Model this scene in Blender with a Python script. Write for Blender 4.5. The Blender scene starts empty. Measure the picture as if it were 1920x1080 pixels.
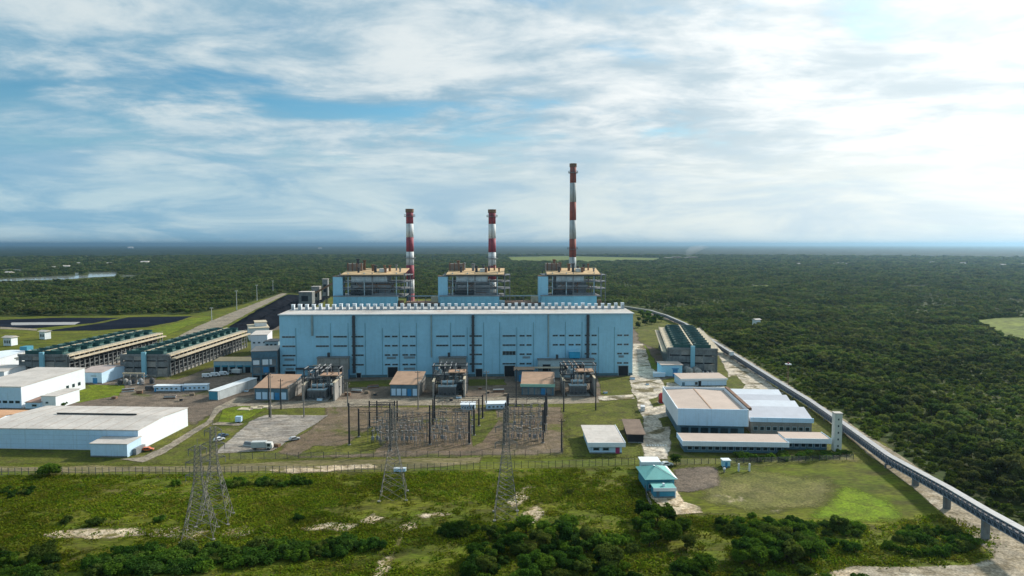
import bpy, math, random
import numpy as np
from mathutils import Vector, Matrix, noise
random.seed(7); rng = np.random.default_rng(7)
scene = bpy.context.scene

# ------------------------------------------------------------------ camera
CAM_H = 80.0
PITCH = math.atan(82 / 1280.0)
cd = bpy.data.cameras.new('camera'); cam = bpy.data.objects.new('camera', cd)
scene.collection.objects.link(cam); scene.camera = cam
cd.sensor_width = 36.0; cd.lens = 24.0; cd.clip_start = 1.0; cd.clip_end = 200000.0
cam.location = (0, 0, CAM_H); cam.rotation_euler = (math.pi / 2 - PITCH, 0, 0)

# ------------------------------------------------------------------ light
SUN_AZ, SUN_EL = math.radians(50), math.radians(30)      # azimuth to the right of the view axis
SUND = Vector((math.sin(SUN_AZ) * math.cos(SUN_EL), math.cos(SUN_AZ) * math.cos(SUN_EL), math.sin(SUN_EL)))
sl = bpy.data.lights.new('sun', 'SUN'); sl.energy = 4.4; sl.angle = math.radians(4.0); sl.color = (1.0, 0.93, 0.82)
so = bpy.data.objects.new('sun', sl); scene.collection.objects.link(so)
so.rotation_euler = (-SUND).to_track_quat('-Z', 'Y').to_euler(); so.location = (300, 300, 400)

world = bpy.data.worlds.new('World'); scene.world = world; world.use_nodes = True
class NT:
    """tiny helper to write node trees"""
    def __init__(s, nt): s.nt = nt
    def n(s, t, **k):
        nd = s.nt.nodes.new(t)
        for a, b in k.items(): setattr(nd, a, b)
        return nd
    def put(s, sock, v):
        if hasattr(v, 'is_output') or isinstance(v, bpy.types.NodeSocket): s.nt.links.new(v, sock)
        elif v is not None: sock.default_value = v
    def m(s, op, a, b=None, c=None, clamp=False):
        nd = s.n('ShaderNodeMath', operation=op, use_clamp=clamp)
        s.put(nd.inputs[0], a)
        if b is not None: s.put(nd.inputs[1], b)
        if c is not None: s.put(nd.inputs[2], c)
        return nd.outputs[0]
    def ss(s, v, lo, hi, a=0.0, b=1.0):
        nd = s.n('ShaderNodeMapRange', interpolation_type='SMOOTHSTEP')
        s.put(nd.inputs['Value'], v); nd.inputs['From Min'].default_value = lo; nd.inputs['From Max'].default_value = hi
        nd.inputs['To Min'].default_value = a; nd.inputs['To Max'].default_value = b
        return nd.outputs[0]
    def mix(s, f, a, b, blend='MIX'):
        nd = s.n('ShaderNodeMix', data_type='RGBA', blend_type=blend)
        s.put(nd.inputs[0], f)
        for i, v in ((6, a), (7, b)):
            if isinstance(v, (tuple, list)) and len(v) == 3: v = (*v, 1)
            s.put(nd.inputs[i], v)
        return nd.outputs[2]
    def noise(s, vec, scale, detail=4, rough=0.55, dist=0.0, dim='3D'):
        nd = s.n('ShaderNodeTexNoise', noise_dimensions=dim)
        if vec is not None: s.nt.links.new(vec, nd.inputs['Vector'])
        nd.inputs['Scale'].default_value = scale; nd.inputs['Detail'].default_value = detail
        nd.inputs['Roughness'].default_value = rough; nd.inputs['Distortion'].default_value = dist
        return nd.outputs['Fac']
    def vmul(s, vec, xyz, loc=(0, 0, 0)):
        nd = s.n('ShaderNodeMapping'); s.nt.links.new(vec, nd.inputs['Vector'])
        nd.inputs['Scale'].default_value = xyz; nd.inputs['Location'].default_value = loc
        return nd.outputs[0]

def build_world():
    T = NT(world.node_tree); T.nt.nodes.clear()
    out = T.n('ShaderNodeOutputWorld')
    sky = T.n('ShaderNodeTexSky', sky_type='NISHITA', sun_disc=False)
    sky.sun_elevation = SUN_EL; sky.sun_rotation = SUN_AZ
    sky.air_density = 1.0; sky.dust_density = 1.2; sky.ozone_density = 1.5
    d = T.n('ShaderNodeTexCoord').outputs['Generated']
    sp = T.n('ShaderNodeSeparateXYZ'); T.nt.links.new(d, sp.inputs[0])
    x, y, z = sp.outputs
    zc = T.m('ADD', T.m('MAXIMUM', z, 0.0), 0.11)
    cb = T.n('ShaderNodeCombineXYZ')
    T.put(cb.inputs[0], T.m('DIVIDE', x, zc)); T.put(cb.inputs[1], T.m('DIVIDE', y, zc))
    P = cb.outputs[0]
    # cloud deck seen in perspective: broad sheets, then lumps, then wisps
    big = T.noise(T.vmul(P, (0.34, 0.55, 1), (3.1, 1.7, 0)), 1.0, 6, 0.55, 0.5)
    mid = T.noise(T.vmul(P, (0.95, 1.25, 1), (1.3, 8.2, 0)), 1.0, 10, 0.60, 0.45)
    fine = T.noise(T.vmul(P, (2.6, 3.4, 1), (6.3, 2.2, 4)), 1.0, 10, 0.62, 0.3)
    low = T.noise(T.vmul(d, (4.2, 4.2, 17), (4.2, 0.3, 1)), 1.0, 9, 0.58, 0.5)
    dot = T.n('ShaderNodeVectorMath', operation='DOT_PRODUCT')
    T.nt.links.new(d, dot.inputs[0]); dot.inputs[1].default_value = SUND
    s = T.m('MAXIMUM', dot.outputs['Value'], 0.0)
    glow = T.m('POWER', s, 7.0)
    wide = T.m('POWER', s, 2.2)
    clear = T.mix(1.0, sky.outputs[0], (0.054, 0.100, 0.112), 'MULTIPLY')
    cov = T.m('ADD', T.m('MULTIPLY', big, 0.55), T.m('MULTIPLY', mid, 0.45))
    cover = T.ss(cov, 0.35, 0.47)
    lit = T.ss(T.m('ADD', T.m('MULTIPLY', mid, 0.55), T.m('MULTIPLY', fine, 0.45)), 0.40, 0.63)
    dark_c = T.mix(wide, (0.185, 0.385, 0.535), (0.55, 0.635, 0.675))
    light_c = T.mix(wide, (0.61, 0.70, 0.73), (1.0, 1.0, 0.985))
    cloud = T.mix(lit, dark_c, light_c)
    col = T.mix(cover, clear, cloud)
    # low rain veils near the horizon
    vt = T.ss(low, 0.40, 0.62)
    veil = T.mix(vt, T.mix(wide, (0.23, 0.44, 0.60), (0.78, 0.84, 0.84)), T.mix(wide, (0.50, 0.66, 0.72), (1.0, 0.97, 0.86)))
    vf = T.ss(T.m('ADD', z, T.m('MULTIPLY', T.m('SUBTRACT', low, 0.5), 0.16)), 0.05, 0.20, 0.93, 0.0)
    col = T.mix(vf, col, veil)
    gl = T.mix(glow, (0, 0, 0), (0.48, 0.465, 0.43))
    col = T.mix(1.0, col, gl, 'ADD')
    bg = T.n('ShaderNodeBackground'); T.nt.links.new(col, bg.inputs['Color']); bg.inputs['Strength'].default_value = 0.92
    T.nt.links.new(bg.outputs[0], out.inputs['Surface'])
build_world()

vs = scene.view_settings
scene.display_settings.display_device = 'sRGB'
vs.view_transform = 'Standard'; vs.look = 'None'; vs.exposure = 0.22; vs.gamma = 1.0; vs.use_curve_mapping = False
scene.cycles.use_denoising = True
scene.cycles.max_bounces = 6; scene.cycles.diffuse_bounces = 2; scene.cycles.glossy_bounces = 2
scene.cycles.transmission_bounces = 2; scene.cycles.transparent_max_bounces = 8; scene.cycles.volume_bounces = 0
scene.cycles.caustics_reflective = False; scene.cycles.caustics_refractive = False

# ------------------------------------------------------------------ site survey: a picture point carried to the ground (or to a level z)
def G(px, py, z=0.0):
    u = (px - 960) / 1280.0; v = -(py - 540) / 1280.0
    dy = math.cos(PITCH) + v * math.sin(PITCH); dz = -math.sin(PITCH) + v * math.cos(PITCH)
    t = (z - CAM_H) / dz
    return (u * t, dy * t)
def HT(py, Y):
    v = -(py - 540) / 1280.0
    dy = math.cos(PITCH) + v * math.sin(PITCH); dz = -math.sin(PITCH) + v * math.cos(PITCH)
    return CAM_H + dz * Y / dy

# ------------------------------------------------------------------ materials
MATS = {}
def mat(name, col, rough=0.7, metal=0.0, var=0.18, scale=0.25, dirt=0.0, dirtcol=(0.10, 0.085, 0.07), streak=0.0, bump=0.0, bscale=3.0, spec=0.3, ribs=0.0, ribdir='X'):
    """painted or raw surface: patchy tone, fine grain, rain streaks, dirt, optional sheet ribs as fine relief"""
    if name in MATS: return MATS[name]
    m = bpy.data.materials.new(name); m.use_nodes = True; MATS[name] = m
    T = NT(m.node_tree); b = T.nt.nodes['Principled BSDF']
    pos = T.n('ShaderNodeNewGeometry').outputs['Position']
    n1 = T.noise(pos, scale, 6, 0.6); n2 = T.noise(pos, scale * 9, 3, 0.6)
    f = T.m('ADD', T.m('MULTIPLY', n1, 0.65), T.m('MULTIPLY', n2, 0.35))
    k = T.ss(f, 0.28, 0.72, 1 - var, 1 + var)
    vm = T.n('ShaderNodeVectorMath', operation='SCALE'); vm.inputs[0].default_value = col; T.put(vm.inputs['Scale'], k)
    c = vm.outputs[0]
    if streak:
        st = T.noise(T.vmul(pos, (1.1, 1.1, 0.06)), 1.0, 5, 0.65)
        c = T.mix(T.m('MULTIPLY', T.ss(st, 0.50, 0.72), streak), c, dirtcol)
    if dirt:
        dn = T.noise(pos, scale * 2.3, 7, 0.68, 0.6)
        c = T.mix(T.m('MULTIPLY', T.ss(dn, 0.48, 0.70), dirt), c, dirtcol)
    T.put(b.inputs['Base Color'], c)
    b.inputs['Roughness'].default_value = rough; b.inputs['Metallic'].default_value = metal
    b.inputs['Specular IOR Level'].default_value = spec
    if bump or ribs:
        bp = T.n('ShaderNodeBump'); bp.inputs['Strength'].default_value = bump or ribs; bp.inputs['Distance'].default_value = 0.15
        if ribs:
            w = T.n('ShaderNodeTexWave', bands_direction=ribdir); T.nt.links.new(pos, w.inputs[0]); w.inputs['Scale'].default_value = 0.45
            T.nt.links.new(w.outputs['Fac'], bp.inputs['Height'])
        else:
            T.put(bp.inputs['Height'], T.noise(pos, bscale, 5, 0.6))
        T.nt.links.new(bp.outputs[0], b.inputs['Normal'])
    return m

def ground_mat(name, c1, c2, c3, s1=0.02, s2=0.3, patch=None, patch_t=(0.62, 0.70), patch_s=0.05, rough=0.95, bump=0.4, stretch=(1, 1, 1), spec=0.1):
    m = bpy.data.materials.new(name); m.use_nodes = True; MATS[name] = m
    T = NT(m.node_tree); b = T.nt.nodes['Principled BSDF']
    pos = T.vmul(T.n('ShaderNodeNewGeometry').outputs['Position'], stretch)
    a = T.noise(pos, s1, 6, 0.6, 0.4); q = T.noise(pos, s2, 5, 0.65)
    c = T.mix(T.ss(a, 0.36, 0.64), c1, c2)
    c = T.mix(T.ss(q, 0.40, 0.70), c, c3)
    if patch:
        pn = T.noise(pos, patch_s, 8, 0.62, 0.5)
        c = T.mix(T.ss(pn, *patch_t), c, patch)
    g = T.ss(T.noise(pos, s2 * 5, 4, 0.7), 0.30, 0.70); g2 = T.ss(T.noise(pos, s1 * 2.7, 5, 0.6, 0.8), 0.32, 0.68)
    c = T.mix(1.0, c, T.mix(g, (0.60, 0.60, 0.60), (1.42, 1.42, 1.42)), 'MULTIPLY')
    c = T.mix(1.0, c, T.mix(g2, (0.78, 0.80, 0.80), (1.20, 1.18, 1.12)), 'MULTIPLY')
    T.put(b.inputs['Base Color'], c); b.inputs['Roughness'].default_value = rough; b.inputs['Specular IOR Level'].default_value = spec
    if bump:
        bp = T.n('ShaderNodeBump'); bp.inputs['Strength'].default_value = bump; bp.inputs['Distance'].default_value = 0.5
        T.put(bp.inputs['Height'], T.noise(pos, s2 * 2, 6, 0.7)); T.nt.links.new(bp.outputs[0], b.inputs['Normal'])
    return m

def leaf_mat(name, ramp, trans=0.35, huev=1.0):
    m = bpy.data.materials.new(name); m.use_nodes = True; MATS[name] = m
    T = NT(m.node_tree); T.nt.nodes.clear(); out = T.n('ShaderNodeOutputMaterial')
    oi = T.n('ShaderNodeObjectInfo').outputs['Random']
    geo = T.n('ShaderNodeNewGeometry')
    r = T.n('ShaderNodeValToRGB'); T.put(r.inputs[0], oi)
    e = r.color_ramp.elements; e[0].position = 0; e[0].color = (*ramp[0], 1); e[1].position = 1; e[1].color = (*ramp[-1], 1)
    for i, c in enumerate(ramp[1:-1]):
        k = e.new((i + 1) / (len(ramp) - 1)); k.color = (*c, 1)
    isl = geo.outputs['Random Per Island']
    k = T.ss(isl, 0, 1, 0.65, 1.4)
    big = T.ss(T.noise(geo.outputs['Position'], 0.016, 5, 0.65), 0.34, 0.66, 0.62, 1.42)
    vm = T.n('ShaderNodeVectorMath', operation='SCALE'); T.nt.links.new(r.outputs[0], vm.inputs[0]); T.put(vm.inputs['Scale'], T.m('MULTIPLY', k, big))
    df = T.n('ShaderNodeBsdfDiffuse'); T.nt.links.new(vm.outputs[0], df.inputs[0])
    tr = T.n('ShaderNodeBsdfTranslucent'); T.put(tr.inputs[0], T.mix(1.0, vm.outputs[0], (1.15, 1.2, 0.6), 'MULTIPLY'))
    mx = T.n('ShaderNodeMixShader'); mx.inputs[0].default_value = trans
    T.nt.links.new(df.outputs[0], mx.inputs[1]); T.nt.links.new(tr.outputs[0], mx.inputs[2]); T.nt.links.new(mx.outputs[0], out.inputs[0])
    return m

# ------------------------------------------------------------------ objects
COL = scene.collection
def thing(name, label, cat, loc=(0, 0, 0), rz=0.0, group=None):
    o = bpy.data.objects.new(name, None); COL.objects.link(o)
    o.empty_display_size = 0.5
    o.location = loc if len(loc) == 3 else (*loc, 0); o.rotation_euler = (0, 0, rz)
    tag(o, label, cat, group); return o
def tag(o, label, cat, group=None, kind=None):
    if label: o['label'] = label
    if cat: o['category'] = cat
    if group: o['group'] = group
    if kind: o['kind'] = kind
    return o
def copy_tree(o, parent=None):
    c = o.copy(); COL.objects.link(c); c.parent = parent
    for ch in o.children: copy_tree(ch, c)
    return c
def inst(mesh, name, parent, loc=(0, 0, 0), rot=(0, 0, 0), scale=(1, 1, 1)):
    o = bpy.data.objects.new(name, mesh); COL.objects.link(o); o.parent = parent
    o.location = loc; o.rotation_euler = rot; o.scale = scale; return o

class B:
    """collects faces, links them as one mesh object"""
    def __init__(s): s.v = []; s.f = []
    def add(s, vs, fs):
        k = len(s.v); s.v += [tuple(p) for p in vs]; s.f += [tuple(i + k for i in f) for f in fs]; return s
    def box(s, x0, x1, y0, y1, z0, z1):
        return s.add([(x0, y0, z0), (x1, y0, z0), (x1, y1, z0), (x0, y1, z0), (x0, y0, z1), (x1, y0, z1), (x1, y1, z1), (x0, y1, z1)],
                     [(0, 3, 2, 1), (4, 5, 6, 7), (0, 1, 5, 4), (1, 2, 6, 5), (2, 3, 7, 6), (3, 0, 4, 7)])
    def prism(s, poly, z0, z1):
        n = len(poly)
        zt = z1 if hasattr(z1, '__len__') else [z1] * n
        return s.add([(*p, z0) for p in poly] + [(p[0], p[1], zt[i]) for i, p in enumerate(poly)],
                     [tuple(reversed(range(n))), tuple(range(n, 2 * n))] + [(i, (i + 1) % n, n + (i + 1) % n, n + i) for i in range(n)])
    def tube(s, p, q, r, n=6, r2=None):
        p, q = Vector(p), Vector(q); d = (q - p)
        if d.length < 1e-6: return s
        d.normalize(); a = d.orthogonal().normalized(); b = d.cross(a)
        r2 = r if r2 is None else r2
        vs = [p + (a * math.cos(t) + b * math.sin(t)) * r for t in [2 * math.pi * i / n for i in range(n)]]
        vs += [q + (a * math.cos(t) + b * math.sin(t)) * r2 for t in [2 * math.pi * i / n for i in range(n)]]
        return s.add(vs, [tuple(reversed(range(n))), tuple(range(n, 2 * n))] + [(i, (i + 1) % n, n + (i + 1) % n, n + i) for i in range(n)])
    def lathe(s, prof, c=(0, 0), n=20):
        m = len(prof); vs = []
        for r, z in prof:
            vs += [(c[0] + r * math.cos(2 * math.pi * i / n), c[1] + r * math.sin(2 * math.pi * i / n), z) for i in range(n)]
        fs = [(j * n + i, j * n + (i + 1) % n, (j + 1) * n + (i + 1) % n, (j + 1) * n + i) for j in range(m - 1) for i in range(n)]
        fs += [tuple(reversed(range(n))), tuple(range((m - 1) * n, m * n))]
        return s.add(vs, fs)
    def mesh(s, name, material=None, smooth=False):
        me = bpy.data.meshes.new(name); me.from_pydata(s.v, [], s.f); me.update()
        if material: me.materials.append(material)
        if smooth: me.polygons.foreach_set('use_smooth', [True] * len(me.polygons))
        return me
    def ob(s, name, material, parent=None, smooth=False):
        o = bpy.data.objects.new(name, s.mesh(name, material, smooth)); COL.objects.link(o); o.parent = parent; return o

def bx(parent, name, m, x0, x1, y0, y1, z0, z1):
    return B().box(x0, x1, y0, y1, z0, z1).ob(name, m, parent)

# ------------------------------------------------------------------ the ground
def wobble(poly, step=6.0, amp=1.2, seed=0):
    """breaks straight survey lines into natural edges"""
    out = []; n = len(poly)
    for i in range(n):
        p, q = Vector((*poly[i], 0)), Vector((*poly[(i + 1) % n], 0))
        k = max(1, int((q - p).length / step)); nr = Vector((-(q - p).y, (q - p).x, 0)).normalized()
        for j in range(k):
            a = p.lerp(q, j / k)
            o = noise.noise(Vector((a.x * 0.05, a.y * 0.05, seed))) * amp * 1.6 + noise.noise(Vector((a.x * 0.3, a.y * 0.3, seed + 9))) * amp * 0.6
            a = a + nr * o; out.append((a.x, a.y))
    return out
SHEETS = [0]; SOFT = {}
def soft_sheet(name, poly, z, m, rim, kind):
    """a cover that thins out over several metres: a grid that knows its distance to the rim"""
    P = np.array(poly); lo, hi = P.min(0) - rim, P.max(0) + rim; c = max(1.2, rim * .45); nx, ny = [int(k) + 2 for k in (hi - lo) / c]
    X, Y = np.meshgrid(lo[0] + np.arange(nx) * c, lo[1] + np.arange(ny) * c, indexing='ij'); Q = np.c_[X.ravel(), Y.ravel()]; d = np.full(len(Q), 1e9); ins = np.zeros(len(Q), bool)
    for i in range(len(P)):
        a, b = P[i], P[(i + 1) % len(P)]; e = b - a; t = np.clip(((Q - a) @ e) / max(e @ e, 1e-9), 0, 1); d = np.minimum(d, np.hypot(*(Q - a - t[:, None] * e).T))
        if a[1] != b[1]: ins ^= ((a[1] > Q[:, 1]) != (b[1] > Q[:, 1])) & (Q[:, 0] < e[0] * (Q[:, 1] - a[1]) / e[1] + a[0])
    edge = np.clip(.5 + np.where(ins, d, -d) / (2 * rim), 0, 1).astype(np.float32); idx = np.arange(nx * ny).reshape(nx, ny)
    F = np.stack([idx[:-1, :-1], idx[1:, :-1], idx[1:, 1:], idx[:-1, 1:]], -1).reshape(-1, 4); F = F[edge[F].max(1) > 0]
    use, F = np.unique(F, return_inverse=True); F = F.reshape(-1, 4)
    me = bpy.data.meshes.new(name); me.from_pydata(np.c_[Q[use], np.full(len(use), z)].tolist(), [], F.tolist()); me.update()
    at = me.attributes.new('edge', 'FLOAT', 'POINT'); at.data.foreach_set('value', edge[use]); me.materials.append(soft(m))
    o = bpy.data.objects.new(name, me); COL.objects.link(o); o['kind'] = kind; return o
def soft(m):
    """the same ground cover, thinning out raggedly at its rim"""
    if m.name in SOFT: return SOFT[m.name]
    c = m.copy(); c.name = m.name + '_rim'; SOFT[m.name] = c; T = NT(c.node_tree)
    b = T.nt.nodes['Principled BSDF']; pos = T.n('ShaderNodeNewGeometry').outputs['Position']
    e = T.n('ShaderNodeAttribute', attribute_name='edge').outputs['Fac']
    n = T.m('ADD', T.m('MULTIPLY', T.noise(pos, 0.16, 6, 0.7), 0.9), T.m('MULTIPLY', T.noise(pos, 1.1, 3, 0.6), 0.5))
    T.put(b.inputs['Alpha'], T.ss(T.m('ADD', e, T.m('SUBTRACT', n, 0.70)), 0.32, 0.70)); return c
def offset(poly, d):
    n = len(poly); a = sum(poly[i][0] * poly[(i + 1) % n][1] - poly[(i + 1) % n][0] * poly[i][1] for i in range(n)); sg = 1 if a > 0 else -1; out = []
    for i in range(n):
        p, q, r = Vector(poly[i - 1]), Vector(poly[i]), Vector(poly[(i + 1) % n]); e1, e2 = (q - p).normalized(), (r - q).normalized()
        n1, n2 = Vector((e1.y, -e1.x)) * sg, Vector((e2.y, -e2.x)) * sg; m = n1 + n2; L = m.length
        m = n1 if L < .5 else m / L * min(1.6, 2 / L)
        out.append(tuple(q + m * d))
    return out
def sheet(name, poly, z, m, edge=None, kind='structure'):
    SHEETS[0] += 1
    if name != 'ground': z = z + 0.0015 * (SHEETS[0] % 20) / 1.0
    import bmesh
    rim = 0.0
    if edge: poly = wobble(poly, *edge[:3]); rim = edge[3] if len(edge) > 3 else min(1.6, edge[1] * .9 + .2); edge = edge[:3]
    if rim >= 2: return soft_sheet(name, poly, z, m, rim, kind)
    n = len(poly); inner = offset(poly, -rim) if rim else poly
    bm = bmesh.new(); ed = bm.verts.layers.float.new('edge'); vi = [bm.verts.new((*p, z)) for p in inner]; f = bm.faces.new(vi)
    if rim:
        vo = [bm.verts.new((*p, z - .012)) for p in offset(poly, rim)]
        for v in vi: v[ed] = 1.0
        for i in range(n):
            k = (i + 1) % n
            try: bm.faces.new((vi[i], vo[i], vo[k], vi[k]))
            except ValueError: pass
    bmesh.ops.triangulate(bm, faces=[f])
    for f in bm.faces:
        f.normal_update()
        if f.normal.z < 0: f.normal_flip()
    me = bpy.data.meshes.new(name); bm.to_mesh(me); bm.free(); me.materials.append(soft(m) if rim else m)
    o = bpy.data.objects.new(name, me); COL.objects.link(o); o['kind'] = kind; return o
def PX(pts, z=0.0): return [G(a, b, z) for a, b in pts]

g_grass = ground_mat('meadow_grass', (0.086, 0.118, 0.010), (0.140, 0.150, 0.014), (0.074, 0.070, 0.018), 0.03, 0.14, (0.150, 0.120, 0.045), (0.58, 0.72), 0.035, stretch=(0.6, 1.5, 1))
g_lawn = ground_mat('lawn_grass', (0.088, 0.105, 0.016), (0.130, 0.136, 0.024), (0.080, 0.076, 0.026), 0.03, 0.22, (0.19, 0.155, 0.08), (0.58, 0.72), 0.05)
g_bright = ground_mat('bright_grass', (0.115, 0.165, 0.010), (0.150, 0.190, 0.014), (0.100, 0.110, 0.016), 0.05, 0.3, (0.10, 0.095, 0.03), (0.6, 0.75), 0.06)
g_gravel = ground_mat('gravel_yard', (0.155, 0.122, 0.098), (0.205, 0.165, 0.130), (0.105, 0.086, 0.070), 0.03, 0.3, (0.085, 0.092, 0.030), (0.58, 0.68), 0.035)
g_brown = ground_mat('switchyard_gravel', (0.165, 0.120, 0.086), (0.195, 0.150, 0.108), (0.120, 0.096, 0.056), 0.03, 0.3, (0.095, 0.100, 0.026), (0.55, 0.66), 0.04)
g_conc = ground_mat('worn_concrete', (0.50, 0.445, 0.37), (0.64, 0.575, 0.49), (0.30, 0.255, 0.20), 0.05, 0.18, (0.16, 0.135, 0.075), (0.53, 0.60), 0.06)
g_pad = ground_mat('stained_pad', (0.29, 0.262, 0.24), (0.37, 0.335, 0.30), (0.20, 0.168, 0.14), 0.05, 0.3, (0.50, 0.45, 0.37), (0.60, 0.70), 0.06, stretch=(0.6, 1.4, 1))
g_road = ground_mat('dusty_road', (0.25, 0.215, 0.17), (0.31, 0.27, 0.215), (0.185, 0.155, 0.12), 0.04, 0.3)
g_sand = ground_mat('bare_sand', (0.52, 0.42, 0.30), (0.64, 0.53, 0.40), (0.28, 0.205, 0.12), 0.06, 0.3, (0.15, 0.13, 0.04), (0.52, 0.64), 0.10)
g_dirt = ground_mat('dirt_track', (0.28, 0.235, 0.17), (0.40, 0.345, 0.27), (0.19, 0.155, 0.10), 0.06, 0.3, (0.50, 0.45, 0.37), (0.56, 0.66), 0.08)
g_dry = ground_mat('dry_verge', (0.165, 0.138, 0.070), (0.215, 0.178, 0.105), (0.105, 0.105, 0.030), 0.03, 0.22, (0.30, 0.25, 0.17), (0.60, 0.70), 0.05, stretch=(0.5, 1.6, 1))
g_far = ground_mat('woodland_floor', (0.040, 0.062, 0.012), (0.062, 0.080, 0.016), (0.048, 0.050, 0.014), 0.006, 0.08, bump=0)
g_coal = ground_mat('coal_ground', (0.012, 0.014, 0.019), (0.018, 0.020, 0.027), (0.009, 0.010, 0.014), 0.02, 0.2, rough=1.0, spec=0.0)
g_ash = ground_mat('ash_basin', (0.014, 0.018, 0.030), (0.020, 0.026, 0.040), (0.010, 0.013, 0.020), 0.012, 0.1, rough=1.0, stretch=(0.4, 3.0, 1), spec=0.0)
g_crop = ground_mat('pasture', (0.13, 0.17, 0.03), (0.16, 0.19, 0.035), (0.10, 0.125, 0.03), 0.004, 0.03, bump=0)
g_water = mat('lake_water', (0.36, 0.385, 0.38), 0.08, var=0.08, scale=0.01, spec=0.8)  # pale base colour stands in for the bright reflection of the sky

sheet('ground', [(-40000, -3000), (40000, -3000), (40000, 60000), (-40000, 60000)], 0.0, g_far)
# ------------------------------------------------------------------ ground sheets (each a few centimetres above the last)
PLANT = [(-900, 40), (-900, 640)] + PX([(-120, 600), (0, 594), (360, 589), (440, 575), (533, 549), (640, 558), (1000, 564), (1180, 574), (1235, 584), (1275, 597), (1312, 615), (1352, 642), (1405, 676), (1460, 708), (1530, 752), (1612, 806), (1716, 870), (1815, 938), (1935, 1020)]) + [(146, 150), (146, 40)]
sheet('meadow', PLANT, 0.03, g_grass, (9, 2.0, 1))
# the fenced works and its yards
sheet('works_lawn', PX([(-60, 872), (640, 872), (900, 858), (1060, 858), (1200, 858), (1215, 880), (1600, 868), (1645, 868), (1560, 800), (1470, 730), (1380, 665), (1320, 628), (1190, 590), (480, 640), (320, 660), (-60, 690)]), 0.06, g_lawn, (8, 1.5, 2, 5))
sheet('yard', PX([(-60, 690), (330, 664), (472, 625), (520, 600), (1182, 600), (1200, 642), (1330, 700), (1300, 705), (1240, 712), (1222, 735), (1180, 742), (1130, 748), (640, 758), (480, 765), (430, 762), (365, 798), (255, 765), (110, 768), (-60, 770)]), 0.09, g_gravel, (7, 1.5, 3, 4))
sheet('lawn_patch', PX([(85, 733), (118, 722), (235, 722), (225, 742), (150, 755), (100, 752)]), 0.12, g_bright, (4, 1.0, 4))
sheet('lawn_patch', PX([(85, 700), (130, 706), (180, 728), (150, 732), (90, 722)]), 0.12, g_lawn, (4, 1.0, 5))
sheet('lawn_patch', PX([(655, 716), (745, 712), (735, 724), (650, 728)]), 0.12, g_lawn, (4, 1.0, 6))
sheet('lawn_patch', PX([(878, 712), (945, 711), (950, 722), (880, 724)]), 0.12, g_lawn, (4, 1.0, 7))
sheet('lawn_patch', PX([(1120, 708), (1180, 706), (1200, 742), (1150, 748), (1125, 740)]), 0.12, g_lawn, (4, 1.0, 8))
sheet('lawn_patch', PX([(1190, 648), (1212, 648), (1235, 690), (1225, 696), (1205, 690)]), 0.12, g_bright, (4, 1.0, 8))
sheet('lawn_patch', PX([(320, 664), (470, 628), (560, 612), (500, 655), (330, 712), (290, 712)]), 0.12, g_lawn, (5, 1.5, 9))
sheet('switchyard_ground', PX([(612, 764), (1053, 764), (1055, 850), (985, 853), (565, 858), (515, 850), (615, 780)]), 0.12, g_brown, (6, 1.2, 10, 3))
sheet('lawn_patch', PX([(1062, 778), (1160, 752), (1186, 760), (1200, 800), (1204, 858), (1060, 858)]), 0.15, g_lawn, (6, 1.2, 11, 4))
sheet('lawn_patch', PX([(880, 778), (930, 768), (935, 790), (905, 830), (885, 838)]), 0.15, g_lawn, (4, .6, 12, .4))
sheet('lawn_patch', PX([(640, 836), (700, 800), (720, 830), (700, 852), (560, 856), (590, 835)]), 0.15, g_lawn, (4, 1.5, 13))
sheet('concrete_pad', PX([(404, 850), (515, 846), (616, 779), (500, 779), (470, 790)]), 0.15, g_pad, (5, 0.8, 14))
sheet('service_road', PX([(225, 862), (265, 858), (300, 842), (385, 792), (402, 765), (445, 745), (480, 748), (440, 762), (412, 770), (400, 792), (310, 850), (268, 868)]), 0.18, g_road, (6, 0.6, 15))
sheet('lawn_patch', PX([(408, 792), (420, 766), (455, 762), (502, 764), (470, 784), (440, 795)]), 0.18, g_bright, (4, 0.8, 16))
sheet('track', PX([(410, 792), (458, 795), (448, 799), (395, 797)]), 0.2, g_road, (5, 0.4, 17))
sheet('dirt_strip', PX([(-60, 876), (330, 874), (640, 862), (780, 858), (905, 858), (900, 870), (760, 880), (560, 884), (-60, 886)]), 0.15, g_dry, (5, 1.2, 18, 1.0))
sheet('switchyard_road', PX([(995, 764), (1050, 764), (1053, 845), (1025, 845)]), 0.16, g_brown, (6, 0.5, 19))
sheet('front_road', PX([(560, 752), (700, 748), (900, 744), (1120, 746), (1125, 756), (900, 760), (700, 762), (480, 768), (440, 760)]), 0.15, g_road, (6, 0.8, 20))
# works road on the right
sheet('works_road', PX([(1188, 645), (1206, 645), (1222, 690), (1246, 722), (1262, 770), (1258, 815), (1252, 862), (1206, 862), (1208, 800), (1196, 760), (1184, 728), (1180, 700)]), 0.19, g_conc, (6, 0.9, 21))
sheet('path', PX([(1122, 744), (1186, 740), (1190, 748), (1124, 752)]), 0.21, g_conc, (5, 0.5, 22))
sheet('works_road', PX([(1338, 650), (1354, 650), (1402, 690), (1470, 738), (1452, 744), (1372, 738), (1290, 736), (1250, 728), (1250, 718), (1360, 722), (1365, 700)]), 0.19, g_conc, (6, 0.9, 23))
sheet('lawn_patch', PX([(1355, 712), (1378, 704), (1400, 722), (1385, 735), (1362, 734)]), 0.22, g_lawn, (3, 0.8, 24))
sheet('lawn_patch', PX([(1215, 750), (1240, 742), (1246, 760), (1225, 765)]), 0.22, g_lawn, (3, 0.8, 25))
sheet('lawn_patch', PX([(1236, 786), (1256, 780), (1262, 798), (1244, 802)]), 0.22, g_lawn, (3, 0.8, 25))
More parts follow.
